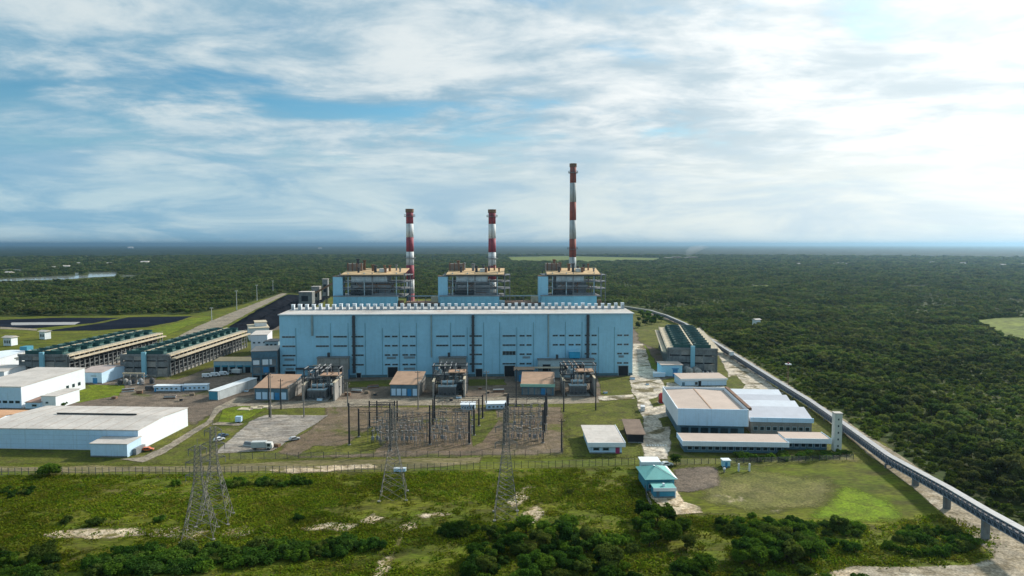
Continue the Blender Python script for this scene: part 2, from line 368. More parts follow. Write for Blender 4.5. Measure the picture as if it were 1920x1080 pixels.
for k in range(8):
    a = G(1214 + k * 5.0, 836); sheet('crossing_stripe', [(a[0] - 0.3, a[1] - 1.1), (a[0] + 0.25, a[1] - 1.1), (a[0] + 0.25, a[1] + 1.1), (a[0] - 0.3, a[1] + 1.1)], 0.24, mat('road_paint', (0.7, 0.7, 0.66), 0.7, dirt=0.5))
sheet('asphalt_patch', PX([(1262, 880), (1340, 876), (1352, 912), (1300, 924), (1262, 922)]), 0.12, g_gravel, (4, 1.2, 26, 2.5))
sheet('sand_drive', PX([(1212, 912), (1222, 935), (1258, 966), (1318, 962), (1312, 950), (1282, 942), (1275, 932), (1268, 918)]), 0.15, g_sand, (3, 0.7, 27))
sheet('bare_lawn', PX([(1310, 905), (1420, 885), (1560, 900), (1550, 950), (1430, 960), (1330, 945)]), 0.09, ground_mat('dry_lawn', (0.130, 0.138, 0.034), (0.165, 0.150, 0.060), (0.120, 0.120, 0.036), 0.05, 0.25, (0.40, 0.33, 0.22), (0.62, 0.72), 0.07), (6, 2.5, 28, 7))
sheet('lush_lawn', PX([(1540, 945), (1590, 915), (1660, 935), (1690, 975), (1600, 982), (1520, 970)]), 0.10, ground_mat('lush_grass', (0.135, 0.215, 0.010), (0.165, 0.235, 0.012), (0.115, 0.150, 0.014), 0.05, 0.25), (5, 2.0, 29, 5))
# conveyor service track and the dirt loop at the lower right
sheet('conveyor_track', PX([(1205, 583), (1260, 596), (1300, 612), (1340, 636), (1395, 670), (1450, 704), (1525, 750), (1605, 802), (1700, 862), (1800, 930), (1935, 1020), (2000, 1070), (1900, 1075), (1800, 990), (1730, 928), (1640, 862), (1580, 812), (1500, 746), (1430, 700), (1380, 668), (1330, 636), (1290, 614), (1250, 600), (1205, 587)]), 0.12, g_dirt, (5, 0.6, 30))
sheet('dirt_loop', PX([(1560, 1075), (1600, 1062), (1720, 1066), (1820, 1062), (1862, 1046), (1872, 1015), (1850, 985), (1905, 1010), (2020, 1075), (2020, 1110), (1500, 1110), (1520, 1082)]), 0.14, g_dirt, (4, 0.9, 31))
for k, pts in enumerate([[(100, 1003), (170, 992), (245, 993), (270, 1000), (190, 1010)], [(285, 996), (345, 992), (400, 1000), (350, 1006), (300, 1004)], [(415, 1000), (455, 990), (470, 996), (440, 1006)], [(580, 992), (620, 982), (665, 984), (640, 996)], [(668, 980), (700, 966), (715, 972), (695, 984)], [(742, 992), (770, 982), (778, 990), (755, 1000)],
                         [(955, 938), (985, 912), (1002, 918), (985, 940), (965, 950)], [(975, 975), (1000, 955), (1010, 962), (995, 982)], [(790, 968), (830, 962), (838, 966), (800, 970)], [(530, 882), (680, 872), (690, 878), (560, 886)], [(705, 1080), (722, 1050), (732, 1052), (722, 1085)], [(1530, 1085), (1545, 1075), (1600, 1070), (1590, 1085)]]):
    c = Vector(np.mean(PX(pts), 0)); sheet('bare_patch', [tuple(c + (Vector(p) - c) * 1.3) for p in PX(pts)], 0.17, g_sand, (2.5, 1.4, 40 + k, 2.0))
sheet('bare_patch', PX([(725, 1052), (758, 985), (764, 986), (733, 1054)]), 0.15, ground_mat('worn_path', (0.12, 0.11, 0.04), (0.16, 0.14, 0.06), (0.09, 0.09, 0.02), 0.1, 0.4), (3, 0.5, 60))
# coal yard, haul road, ash basins
sheet('coal_ground', PX([(430, 616), (470, 588), (540, 552), (620, 556), (570, 590), (525, 612), (480, 632)]), 0.10, g_coal, (8, 2, 61))
sheet('haul_road', PX([(290, 655), (370, 612), (440, 584), (528, 550), (540, 550), (470, 585), (425, 610), (345, 645), (318, 660)]), 0.13, g_road, (8, 0.8, 62))
sheet('roadside_grass', PX([(285, 618), (365, 596), (410, 592), (350, 612), (290, 640), (230, 640)]), 0.11, g_bright, (8, 2, 63))
sheet('ash_basin', PX([(0, 600), (100, 596), (225, 596), (175, 606), (60, 616), (-40, 612)]), 0.11, g_ash, (8, 1.0, 64))
sheet('ash_basin', PX([(240, 595), (362, 593), (330, 603), (270, 614), (180, 620), (85, 621), (190, 606)]), 0.11, g_ash, (8, 1.0, 65))
sheet('basin_bank', PX([(22, 605), (150, 604), (140, 609), (20, 610)]), 0.15, mat('pale_bank', (0.33, 0.33, 0.33), 0.9), (8, 0.8, 66))
sheet('path', PX([(0, 613), (70, 617), (70, 620), (0, 617)]), 0.14, g_road, (8, 0.8, 67))
# water and pasture far off
LAKE = PX([(-80, 526), (0, 523), (60, 520.5), (120, 517.5), (165, 516.5), (170, 511.5), (217, 510.5), (216, 518), (175, 520), (120, 524), (60, 525.5), (0, 527.5), (-80, 530)])
LAKE2 = PX([(226, 517), (245, 516), (258, 517.5), (232, 518.8)])
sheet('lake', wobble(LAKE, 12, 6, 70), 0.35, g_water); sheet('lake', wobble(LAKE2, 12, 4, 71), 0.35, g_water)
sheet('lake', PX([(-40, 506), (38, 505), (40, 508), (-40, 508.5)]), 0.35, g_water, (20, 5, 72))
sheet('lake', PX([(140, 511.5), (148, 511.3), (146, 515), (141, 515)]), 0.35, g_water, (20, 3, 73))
FIELDS = [PX([(945, 482), (1060, 480), (1235, 484), (1240, 491), (1100, 493), (960, 492)]), PX([(1822, 602), (1880, 596), (1990, 596), (1990, 655), (1915, 645), (1860, 622)]), PX([(1405, 536), (1442, 535), (1440, 541), (1400, 541)]), PX([(1380, 612), (1425, 611), (1420, 615), (1380, 615)]), PX([(1700, 538), (1745, 537), (1740, 541), (1704, 541)])]
for k, f in enumerate(FIELDS): sheet('pasture', wobble(f, 20, 7, 80 + k), 0.4, g_crop)

# ------------------------------------------------------------------ vegetation
def in_poly(P, poly):
    x, y = P[:, 0], P[:, 1]; r = np.zeros(len(P), bool); n = len(poly)
    for i in range(n):
        x1, y1 = poly[i]; x2, y2 = poly[(i + 1) % n]
        if y1 == y2: continue
        c = ((y1 > y) != (y2 > y)) & (x < (x2 - x1) * (y - y1) / (y2 - y1) + x1); r ^= c
    return r
lf_wood = leaf_mat('woodland_leaves', [(0.056, 0.096, 0.028), (0.092, 0.136, 0.036), (0.130, 0.160, 0.046), (0.150, 0.158, 0.064), (0.074, 0.108, 0.040)], 0.45)
lf_bush = leaf_mat('bush_leaves', [(0.028, 0.066, 0.013), (0.048, 0.104, 0.016), (0.085, 0.150, 0.017), (0.040, 0.080, 0.018), (0.100, 0.125, 0.026)], 0.45)
lf_scrub = leaf_mat('scrub_leaves', [(0.075, 0.120, 0.022), (0.110, 0.155, 0.030), (0.140, 0.165, 0.040), (0.090, 0.140, 0.024)], 0.45)
lf_tuft = leaf_mat('tuft_leaves', [(0.105, 0.160, 0.010), (0.165, 0.190, 0.015), (0.085, 0.155, 0.012), (0.180, 0.165, 0.030), (0.130, 0.185, 0.012)], 0.5)
bark = mat('bark', (0.075, 0.055, 0.04), 0.95, scale=1.5, var=0.3)

def crown_mesh(name, m, seed, leaves, size, rx, rz, cz, lobes, flat=0.75):
    r = np.random.default_rng(seed)
    ang = r.uniform(0, 2 * np.pi, lobes); rad = np.sqrt(r.uniform(0.0, 1, lobes)) * rx * 0.68
    lc = np.stack([np.cos(ang) * rad, np.sin(ang) * rad, cz + r.uniform(-0.55, 0.6, lobes) * rz * (1 - 0.45 * rad / rx)], 1)
    lr = r.uniform(0.26, 0.46, lobes) * rx
    k = r.integers(0, lobes, leaves)
    d = r.normal(size=(leaves, 3)); d /= np.linalg.norm(d, axis=1)[:, None]
    d[:, 2] = np.where(d[:, 2] < -0.35, -d[:, 2], d[:, 2])
    c = lc[k] + d * (lr[k] * r.uniform(0.62, 1.06, leaves))[:, None] * np.array([1, 1, flat])
    nrm = d + r.normal(size=(leaves, 3)) * 0.5 + np.array([0, 0, .55]); nrm /= np.linalg.norm(nrm, axis=1)[:, None]
    a = np.cross(nrm, r.normal(size=(leaves, 3))); a /= np.linalg.norm(a, axis=1)[:, None]; b = np.cross(nrm, a)
    s = (size * r.uniform(0.6, 1.3, leaves))[:, None]
    V = np.stack([c - a * s, c - b * s * 0.6, c + a * s, c + b * s * 0.6], 1).reshape(-1, 3)
    me = bpy.data.meshes.new(name)
    me.vertices.add(leaves * 4); me.vertices.foreach_set('co', V.astype(np.float32).ravel())
    me.loops.add(leaves * 4); me.loops.foreach_set('vertex_index', np.arange(leaves * 4, dtype=np.int32))
    me.polygons.add(leaves); me.polygons.foreach_set('loop_start', np.arange(0, leaves * 4, 4, dtype=np.int32))
    me.materials.append(m); me.update(); me.validate(); return me
def trunk_mesh(seed, h, r0, spread):
    r = random.Random(seed); b = B(); p = Vector((0, 0, -0.3)); rr = r0
    for i in range(3):
        q = p + Vector((r.uniform(-.25, .25), r.uniform(-.25, .25), h / 3)); b.tube(p, q, rr, 6, rr * 0.75); p, rr = q, rr * 0.75
        if i:
            for _ in range(2):
                a = r.uniform(0, 6.28); b.tube(p, p + Vector((math.cos(a) * spread * .6, math.sin(a) * spread * .6, h * 0.3)), rr * .6, 5, rr * .25)
    return b.mesh('trunk', bark)
# near kinds (unit metres): tall tree, broad tree, low bush
NEAR_T = [(crown_mesh('crown', lf_bush, 10 + i, 3000, 0.24, 2.5 + 0.3 * (i % 3), 2.6 + 0.4 * (i % 2), 2.7, 15 + i), trunk_mesh(50 + i, 3.2, 0.22, 2.2)) for i in range(5)]
NEAR_B = [(crown_mesh('foliage', lf_bush, 30 + i, 1500, 0.19, 1.7 + 0.2 * i, 0.9, 0.75, 10 + i, 0.8), trunk_mesh(70 + i, 0.9, 0.08, 1.2)) for i in range(4)]
WOOD_T = [(crown_mesh('crown', lf_wood, 90 + i, 1500, 0.36, 2.9 + 0.3 * (i % 3), 2.3, 3.9, 12 + i), trunk_mesh(110 + i, 3.6, 0.25, 2.2)) for i in range(6)]

def plant(kind, x, y, sc, label, cat, group, i, name):
    crown, trunk = kind[i % len(kind)]
    t = thing(name, label, cat, (x, y, 0.03), random.uniform(0, 6.28), group); t.scale = (sc * random.uniform(.88, 1.14), sc * random.uniform(.88, 1.14), sc)
    inst(trunk, 'trunk' if cat == 'tree' else 'stem', t); inst(crown, 'crown' if cat == 'tree' else 'foliage', t)
    return t
def fill(poly, n, mind, seed):
    r = np.random.default_rng(seed); P = np.array(poly); lo, hi = P.min(0), P.max(0); out = []
    for _ in range(n * 60):
        if len(out) >= n: break
        p = r.uniform(lo, hi)
        if in_poly(p[None], poly)[0] and all((p[0] - q[0]) ** 2 + (p[1] - q[1]) ** 2 > mind ** 2 for q in out): out.append(p)
    return out
k = 0
for poly, n, md, (s0, s1), kind, label, group in [
    ([(868, 1112), (880, 1030), (905, 1000), (1000, 1000), (1060, 995), (1190, 1030), (1190, 1112)], 52, 2.5, (0.62, 1.15), 'T', 'dark green tree in the bottom centre thicket', 'trees of the bottom centre thicket'),
    ([(880, 1045), (940, 1000), (1060, 985), (1190, 1010), (1200, 1112), (900, 1112)], 40, 2.2, (0.8, 1.3), 'B', 'leafy bush in the bottom centre thicket', 'bushes of the bottom centre thicket'),
    ([(1182, 982), (1236, 966), (1292, 1000), (1290, 1040), (1215, 1040)], 14, 2.6, (0.75, 1.25), 'T', 'dark tree in the clump below the sandy gatehouse drive', 'trees below the gatehouse drive'),
    ([(1240, 1112), (1280, 1062), (1330, 1070), (1320, 1112)], 9, 2.6, (0.6, 1.0), 'T', 'tree at the bottom edge right of the thicket', 'trees on the bottom edge'),
    ([(1380, 1060), (1400, 1020), (1450, 1008), (1535, 1022), (1530, 1052), (1430, 1072)], 22, 2.5, (0.8, 1.3), 'T', 'dark tree in the clump left of lone bushes', 'trees of the lower right clump'),
    ([(1335, 985), (1400, 968), (1520, 985), (1620, 990), (1620, 1004), (1500, 1006), (1350, 1000)], 34, 2.0, (0.75, 1.25), 'B', 'bush in the green belt along the lawn edge', 'bushes along the lawn edge'),
    ([(1655, 1026), (1690, 1000), (1760, 992), (1815, 1006), (1828, 1030), (1760, 1046), (1690, 1040)], 34, 1.8, (0.8, 1.35), 'B', 'bush in the scrub mound beside the dirt loop', 'bushes of the scrub mound'),
    ([(1370, 1088), (1480, 1072), (1570, 1082), (1640, 1090), (1640, 1112), (1380, 1112)], 14, 2.2, (0.8, 1.4), 'B', 'bush at the bottom edge by the pale bare patch', 'bushes on the bottom edge'),
    ([(150, 1062), (260, 1034), (420, 1030), (560, 1026), (640, 1022), (700, 1022), (690, 1040), (480, 1060), (300, 1080), (170, 1080)], 85, 1.9, (0.9, 1.7), 'B', 'low bush in the lower left scrub belt', 'bushes of the lower left scrub belt'),
    ([(-60, 1046), (60, 1032), (110, 1042), (90, 1100), (-60, 1105)], 28, 2.2, (0.9, 1.7), 'B', 'bush in the scrub of the bottom left corner', 'bushes of the bottom left corner'),
    ([(1385, 856), (1590, 850), (1596, 860), (1390, 866)], 26, 1.4, (0.8, 1.4), 'B', 'shrub in the hedge row before the long low building', 'shrubs of the hedge row'),
    ([(815, 1002), (850, 990), (895, 996), (890, 1004), (830, 1008)], 10, 1.8, (0.8, 1.3), 'B', 'bush in the dark oval clump above the thicket', 'bushes of the oval clump'),
    ([(420, 908), (500, 903), (590, 904), (590, 912), (430, 916)], 16, 1.8, (0.8, 1.3), 'B', 'low bush in the row between pylons and fence', 'bushes between pylons and fence'),
    ([(1196, 586), (1222, 590), (1244, 602), (1216, 614), (1196, 616)], 20, 5.0, (0.9, 1.4), 'T', 'tree between the hall end and the right cooling bank', 'trees beyond the hall end'),
    ([(0, 915), (60, 912), (60, 930), (0, 936)], 8, 2.4, (0.6, 1.0), 'B', 'bush at the left edge below the fence', 'bushes at the left edge'),
]:
    for p in fill(PX(poly), n, md, 200 + k):
        k += 1
        if kind == 'T': plant(NEAR_T, *p, random.uniform(s0, s1), label, 'tree', group, k, 'tree')
        else: plant(NEAR_B, *p, random.uniform(s0, s1), label, 'bush', group, k, 'bush')
for px, py, sc, kind, label in [(95, 891, 2.3, 'B', 'lone round dark bush on the fence line at the left'), (1268, 872, 0.85, 'T', 'dark round tree beside the road at the low canteen corner'), (1052, 1004, 1.0, 'T', 'single upright tree at the top of the bottom thicket'),
                          (1573, 1000, 1.0, 'T', 'tall bushy tree rising from the lawn edge belt'), (1593, 1034, 1.5, 'B', 'larger of two lone round dark bushes on the grass'), (1556, 1020, 1.0, 'B', 'smaller of two lone round dark bushes on the grass'), (1606, 990, 1.1, 'B', 'round bush right of the tall bushy tree'),
                          (330, 910, 1.1, 'B', 'bushy shrub left of the leading pylon'), (708, 1030, 1.5, 'B', 'isolated round bush beside the worn path'), (598, 1030, 1.2, 'B', 'bush at the right end of the scrub belt'), (130, 752, 0.7, 'T', 'small tree on the bright lawn behind the white storehouse'), (138, 746, 0.6, 'T', 'slim tree beside another on the bright lawn'),
                          (116, 762, 1.4, 'B', 'dark shrub against the white annex wall'), (1070, 925, 0.8, 'B', 'small bush alone in the meadow left of gatehouse'), (180, 984, 1.2, 'B', 'low bush on the meadow at left above the sand'), (125, 980, 1.1, 'B', 'leftmost low bush on the meadow above the sand'), (300, 978, 1.0, 'B', 'low bush on the meadow left of the pylons'), (560, 974, 0.9, 'B', 'low bush on the meadow right of the pylons')]:
    k += 1; plant(NEAR_T if kind == 'T' else NEAR_B, *G(px, py), sc, label, 'tree' if kind == 'T' else 'bush', None, k, 'tree' if kind == 'T' else 'bush')

# woodland: a jittered stand of trees from the works fence out to the distance
def stand():
    out = []; r = 60.0
    while r < 4700:
        s = 5.2 if r < 800 else 5.2 + (r - 800) * 0.0027
        az = np.arange(-0.86, 0.86, s / r); n = len(az)
        rr = r + rng.uniform(-.5, .5, n) * s; aa = az + rng.uniform(-.5, .5, n) * s / r
        out.append(np.stack([np.sin(aa) * rr, np.cos(aa) * rr, np.full(n, (s / 5.2) ** .85)], 1)); r += s
    return np.concatenate(out)
S = stand()
keep = ~in_poly(S, PLANT) & (S[:, 1] > 100)
SHORE = [PX([(-80, 525), (0, 522.5), (160, 515.5), (165, 511), (219, 510), (221, 523.5), (175, 527), (120, 530.5), (60, 532), (0, 534), (-80, 537)]), PX([(222, 516), (262, 516), (264, 523.5), (221, 524)]), PX([(-40, 504.5), (44, 504), (44, 511), (-40, 511.5)]), PX([(138, 511), (150, 511), (150, 518), (138, 518)])]
for f in FIELDS + SHORE: keep &= ~in_poly(S, f)
keep &= ~((np.abs(S[:, 0] - 150) < 30) & (S[:, 1] < 120))
dens = np.array([noise.fractal(Vector((p[0] * .006, p[1] * .006, 3.3)), 1.0, 2.0, 4) for p in S])
big = np.array([noise.fractal(Vector((p[0] * .02, p[1] * .02, 7.3)), 1.0, 2.0, 3) for p in S])
keep &= rng.uniform(0, 1, len(S)) < np.clip(0.92 + dens * 0.7, 0.55, 1.0)
S, big = S[keep], big[keep]
size = np.clip(0.74 + 0.62 * big + rng.uniform(-.22, .34, len(S)), 0.36, 2.0) * S[:, 2]
# young scrub right next to the conveyor clearing
d_edge = np.abs(S[:, 0] - (134 + (S[:, 1] - 180) * 0.05)); near_edge = (S[:, 1] < 640) & (d_edge < 34)
size[near_edge] *= np.clip(d_edge[near_edge] / 34, 0.28, 1)
vis = (S[:, 0] > 0) & (S[:, 0] / S[:, 1] < 0.76)
shown = np.where(vis, size / np.hypot(S[:, 0], S[:, 1]), 0); order = np.argsort(-shown)
nearest = order[:185]; rest = order[185:]
for j, i in enumerate(nearest):
    plant(WOOD_T, S[i, 0], S[i, 1], float(size[i]), 'dark green tree in woodland right of the conveyor', 'tree', 'woodland trees right of the conveyor', j, 'woodland_tree')

def proto_collection(name, items):
    c = bpy.data.collections.new(name)
    for me in items:
        o = bpy.data.objects.new(me.name, me); c.objects.link(o)
    return c
def scatter(name, pts, sc, ix, coll):
    me = bpy.data.meshes.new(name); n = len(pts)
    me.vertices.add(n); me.vertices.foreach_set('co', np.asarray(pts, np.float32).ravel())
    for an, ty, v in (('sc', 'FLOAT', sc), ('rz', 'FLOAT', rng.uniform(0, 6.28, n)), ('ix', 'INT', ix)):
        a = me.attributes.new(an, ty, 'POINT'); a.data.foreach_set('value', np.asarray(v, np.int32 if ty == 'INT' else np.float32))
    o = bpy.data.objects.new(name, me); COL.objects.link(o)
    ng = bpy.data.node_groups.new(name, 'GeometryNodeTree')
    ng.interface.new_socket('Geometry', in_out='INPUT', socket_type='NodeSocketGeometry'); ng.interface.new_socket('Geometry', in_out='OUTPUT', socket_type='NodeSocketGeometry')
    N, Lk = ng.nodes.new, ng.links.new
    gi, go = N('NodeGroupInput'), N('NodeGroupOutput'); ip = N('GeometryNodeInstanceOnPoints'); ci = N('GeometryNodeCollectionInfo')
    ci.inputs['Collection'].default_value = coll; ci.inputs['Separate Children'].default_value = True; ci.inputs['Reset Children'].default_value = True
    def attr(nm, ty):
        a = N('GeometryNodeInputNamedAttribute'); a.data_type = ty; a.inputs['Name'].default_value = nm; return a.outputs['Attribute']
    cx = N('ShaderNodeCombineXYZ'); Lk(attr('rz', 'FLOAT'), cx.inputs[2])
    Lk(gi.outputs[0], ip.inputs['Points']); Lk(ci.outputs[0], ip.inputs['Instance']); ip.inputs['Pick Instance'].default_value = True
    Lk(attr('ix', 'INT'), ip.inputs['Instance Index']); Lk(cx.outputs[0], ip.inputs['Rotation']); Lk(attr('sc', 'FLOAT'), ip.inputs['Scale'])
    Lk(ip.outputs[0], go.inputs[0])
    md = o.modifiers.new('scatter', 'NODES'); md.node_group = ng; return o
far_protos = proto_collection('woodland_kinds', [crown_mesh('woodland_crown', lf_wood, 300 + i, 420, 0.62, 3.0 + 0.35 * (i % 3), 2.4, 3.4, 9 + i) for i in range(7)])
o = scatter('woodland', np.c_[S[rest, :2], np.zeros(len(rest))], size[rest], rng.integers(0, 7, len(rest)), far_protos)
tag(o, 'dense green woodland spreading from the works to the horizon', 'woodland', kind='stuff')
# young growth between the near trees
U = rng.uniform((60, 110), (620, 760), (36000, 2)); U = U[~in_poly(U, PLANT) & ~in_poly(U, FIELDS[1]) & (U[:, 0] < U[:, 1] * .85 + 30)]
und = proto_collection('undergrowth_kinds', [crown_mesh('undergrowth', lf_scrub, 350 + i, 260, 0.30, 1.5 + .2 * i, 0.7, 0.55, 8, 0.8) for i in range(5)])
o = scatter('undergrowth', np.c_[U, np.zeros(len(U))], rng.uniform(.55, 1.25, len(U)), rng.integers(0, 5, len(U)), und)
tag(o, 'young green growth filling the woodland right of the conveyor', 'undergrowth', kind='stuff')
# rough herbage over the meadow
def tuft_mesh(seed, n, size, spread, h):
    r = np.random.default_rng(seed); b = B()
    for _ in range(n):
        a = r.uniform(0, 6.28); p = Vector((r.normal() * spread, r.normal() * spread, 0)); l = size * r.uniform(.5, 1.2); w = l * 0.45
        t = p + Vector((math.cos(a) * l * 1.1, math.sin(a) * l * 1.1, h * r.uniform(.3, .9))); s = Vector((-math.sin(a), math.cos(a), 0)) * w
        b.add([p - s * .6, p + s * .6, t + s, t - s], [(0, 1, 2, 3)])
    return b.mesh('herbage', lf_tuft)
tufts = proto_collection('herbage_kinds', [tuft_mesh(400 + i, 30, 0.42, 0.8, 0.26 + 0.09 * i) for i in range(5)])
MEADOW = PX([(-80, 893), (640, 890), (1080, 880), (1202, 876), (1204, 905), (1216, 940), (1262, 970), (1330, 968), (1600, 984), (1700, 975), (1780, 962), (1862, 1010), (1862, 1046), (1820, 1060), (1600, 1062), (1500, 1112), (-80, 1112)])
M = rng.uniform((-190, 145), (140, 262), (36000, 2)); M = M[in_poly(M, MEADOW)]
dn = np.array([noise.fractal(Vector((p[0] * .035, p[1] * .06, 1.3)), 1.0, 2.0, 4) for p in M])
M2 = M[rng.uniform(0, 1, len(M)) < np.clip(.38 + dn * 1.3, .13, .95)]
o = scatter('herbage', np.c_[M2, np.full(len(M2), .03)], rng.uniform(.5, 1.35, len(M2)), rng.integers(0, 5, len(M2)), tufts)
tag(o, 'rough herbage growing across the meadow in front of the works', 'herbage', kind='stuff')

def far_canopy():
    """the woodland too far off to tell trees apart: one rolling canopy"""
    rr = [4300.0]
    while rr[-1] < 26000: rr.append(rr[-1] * 1.010 + 2)
    az = np.linspace(-0.9, 0.9, 620); rr = np.array(rr); R, A = np.meshgrid(rr, az, indexing='ij')
    X, Y = np.sin(A) * R, np.cos(A) * R
    Z = np.array([4.0 + 5.5 * noise.noise(Vector((a * .021, b * .021, 0))) + 6.5 * noise.noise(Vector((a * .0035, b * .0035, 5))) for a, b in zip(X.ravel(), Y.ravel())])
    Z = np.maximum(Z, 0.2); pts = np.c_[X.ravel(), Y.ravel()]
    for f in FIELDS[:1]: Z[in_poly(pts, f)] = -0.6
    Z[:len(az)] = -0.5
    nr, na = R.shape; idx = np.arange(nr * na).reshape(nr, na)
    F = np.stack([idx[:-1, :-1], idx[:-1, 1:], idx[1:, 1:], idx[1:, :-1]], -1).reshape(-1, 4)
    me = bpy.data.meshes.new('far_woodland'); me.from_pydata(np.c_[pts, Z].tolist(), [], F[:, ::-1].tolist()); me.update()
    mm = ground_mat('canopy', (0.013, 0.026, 0.009), (0.024, 0.038, 0.012), (0.009, 0.019, 0.007), 0.0016, 0.02, (0.055, 0.065, 0.03), (0.66, 0.72), 0.0009, bump=0)  # colour darkened to hold the self-shadow of crowns this smooth surface lacks
    me.materials.append(mm); o = bpy.data.objects.new('far_woodland', me); COL.objects.link(o)
    tag(o, 'far woodland fading to blue along the horizon', 'woodland', kind='stuff')
far_canopy()
# ------------------------------------------------------------------ shared finishes
m_hall = mat('hall_blue_sheet', (0.32, 0.61, 0.78), 0.6, var=0.10, scale=0.06, streak=0.22, dirtcol=(0.16, 0.30, 0.36), ribs=0.25)
m_hallroof = mat('hall_roof', (0.52, 0.50, 0.47), 0.7, var=0.2, scale=0.05, dirt=0.45, dirtcol=(0.40, 0.27, 0.20))
m_white = mat('white_sheet', (0.74, 0.80, 0.85), 0.6, var=0.06, scale=0.1, streak=0.18, dirtcol=(0.45, 0.47, 0.47), ribs=0.15)
m_bluewhite = mat('pale_blue_sheet', (0.54, 0.74, 0.92), 0.6, var=0.08, scale=0.08, streak=0.42, dirtcol=(0.35, 0.47, 0.55), ribs=0.2)
m_rust = mat('rust_steel', (0.20, 0.115, 0.075), 0.85, var=0.4, scale=0.5)
m_steel = mat('grey_steel', (0.22, 0.235, 0.25), 0.6, metal=0.0, var=0.25, scale=0.4, dirt=0.35, dirtcol=(0.16, 0.10, 0.07))
m_dark = mat('dark_steel', (0.055, 0.062, 0.072), 0.7, var=0.3, scale=0.6)
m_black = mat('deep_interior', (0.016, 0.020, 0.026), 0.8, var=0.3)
m_glass = mat('dark_glass', (0.020, 0.038, 0.050), 0.15, var=0.3, scale=0.7, spec=0.5)
m_frame = mat('window_frame', (0.34, 0.45, 0.50), 0.6)
m_conc = mat('aged_concrete', (0.30, 0.29, 0.27), 0.9, var=0.25, scale=0.2, streak=0.5, dirt=0.4, dirtcol=(0.12, 0.11, 0.10))
m_concd = mat('dark_concrete', (0.19, 0.205, 0.21), 0.9, var=0.3, scale=0.3, streak=0.6, dirt=0.5, dirtcol=(0.075, 0.08, 0.085))
m_cream = mat('cream_roof', (0.62, 0.43, 0.235), 0.75, var=0.12, scale=0.2, dirt=0.3, dirtcol=(0.34, 0.22, 0.14))
m_tan = mat('tan_roof', (0.42, 0.27, 0.18), 0.8, var=0.18, scale=0.25, dirt=0.35, dirtcol=(0.30, 0.22, 0.18))
m_pink = mat('dusty_roof', (0.50, 0.405, 0.345), 0.8, var=0.10, scale=0.15, dirt=0.35, dirtcol=(0.44, 0.35, 0.29))
m_greyroof = mat('grey_roof', (0.54, 0.50, 0.46), 0.8, var=0.2, scale=0.1, dirt=0.65, dirtcol=(0.44, 0.38, 0.33))
m_bluedoor = mat('blue_paint', (0.035, 0.22, 0.46), 0.5)
m_navy = mat('blue_steel_frame', (0.085, 0.17, 0.23), 0.6, var=0.25, dirt=0.3, dirtcol=(0.04, 0.06, 0.08))
m_red = mat('chimney_red', (0.33, 0.070, 0.095), 0.7, var=0.12, scale=0.2, streak=0.2, dirtcol=(0.25, 0.06, 0.06))
m_cwhite = mat('chimney_white', (0.70, 0.72, 0.72), 0.7, var=0.08, scale=0.2, streak=0.3, dirtcol=(0.42, 0.42, 0.40))
m_redold = mat('chimney_old_red', (0.33, 0.10, 0.075), 0.75, var=0.2, scale=0.25, streak=0.35, dirtcol=(0.20, 0.11, 0.08))
m_cgrey = mat('chimney_old_white', (0.47, 0.50, 0.50), 0.75, var=0.15, scale=0.2, streak=0.35, dirtcol=(0.30, 0.30, 0.28))
m_green = mat('fan_green', (0.022, 0.085, 0.082), 0.65, var=0.35, scale=0.3, dirt=0.3, dirtcol=(0.02, 0.05, 0.05))
m_sandst = mat('sandy_deck', (0.52, 0.45, 0.33), 0.9, var=0.25, scale=0.3, dirt=0.35, dirtcol=(0.28, 0.22, 0.15))
m_teal = mat('teal_roof', (0.16, 0.42, 0.40), 0.7, var=0.15)
m_tealw = mat('teal_wall', (0.06, 0.26, 0.36), 0.7, var=0.12)

A_HALL = math.atan2(8.3, 212.2)
def frame_loc(u, v, o=G(526, 709), a=A_HALL):
    return (o[0] + u * math.cos(a) - v * math.sin(a), o[1] + u * math.sin(a) + v * math.cos(a))
def facade_u(px, v=0.0):
    """distance along the hall front for a picture column (plane v metres behind the front)"""
    o = frame_loc(0, v); k = (px - 960) / 1280.0 * 1.0
    # depth along the optical axis ~ Y*cos + H/2*sin ; good to a decimetre over the front
    c, s = math.cos(A_HALL), math.sin(A_HALL); q = math.cos(PITCH); h = 60 * math.sin(PITCH)
    return (k * (o[1] * q + h) - o[0]) / (c - k * s * q)

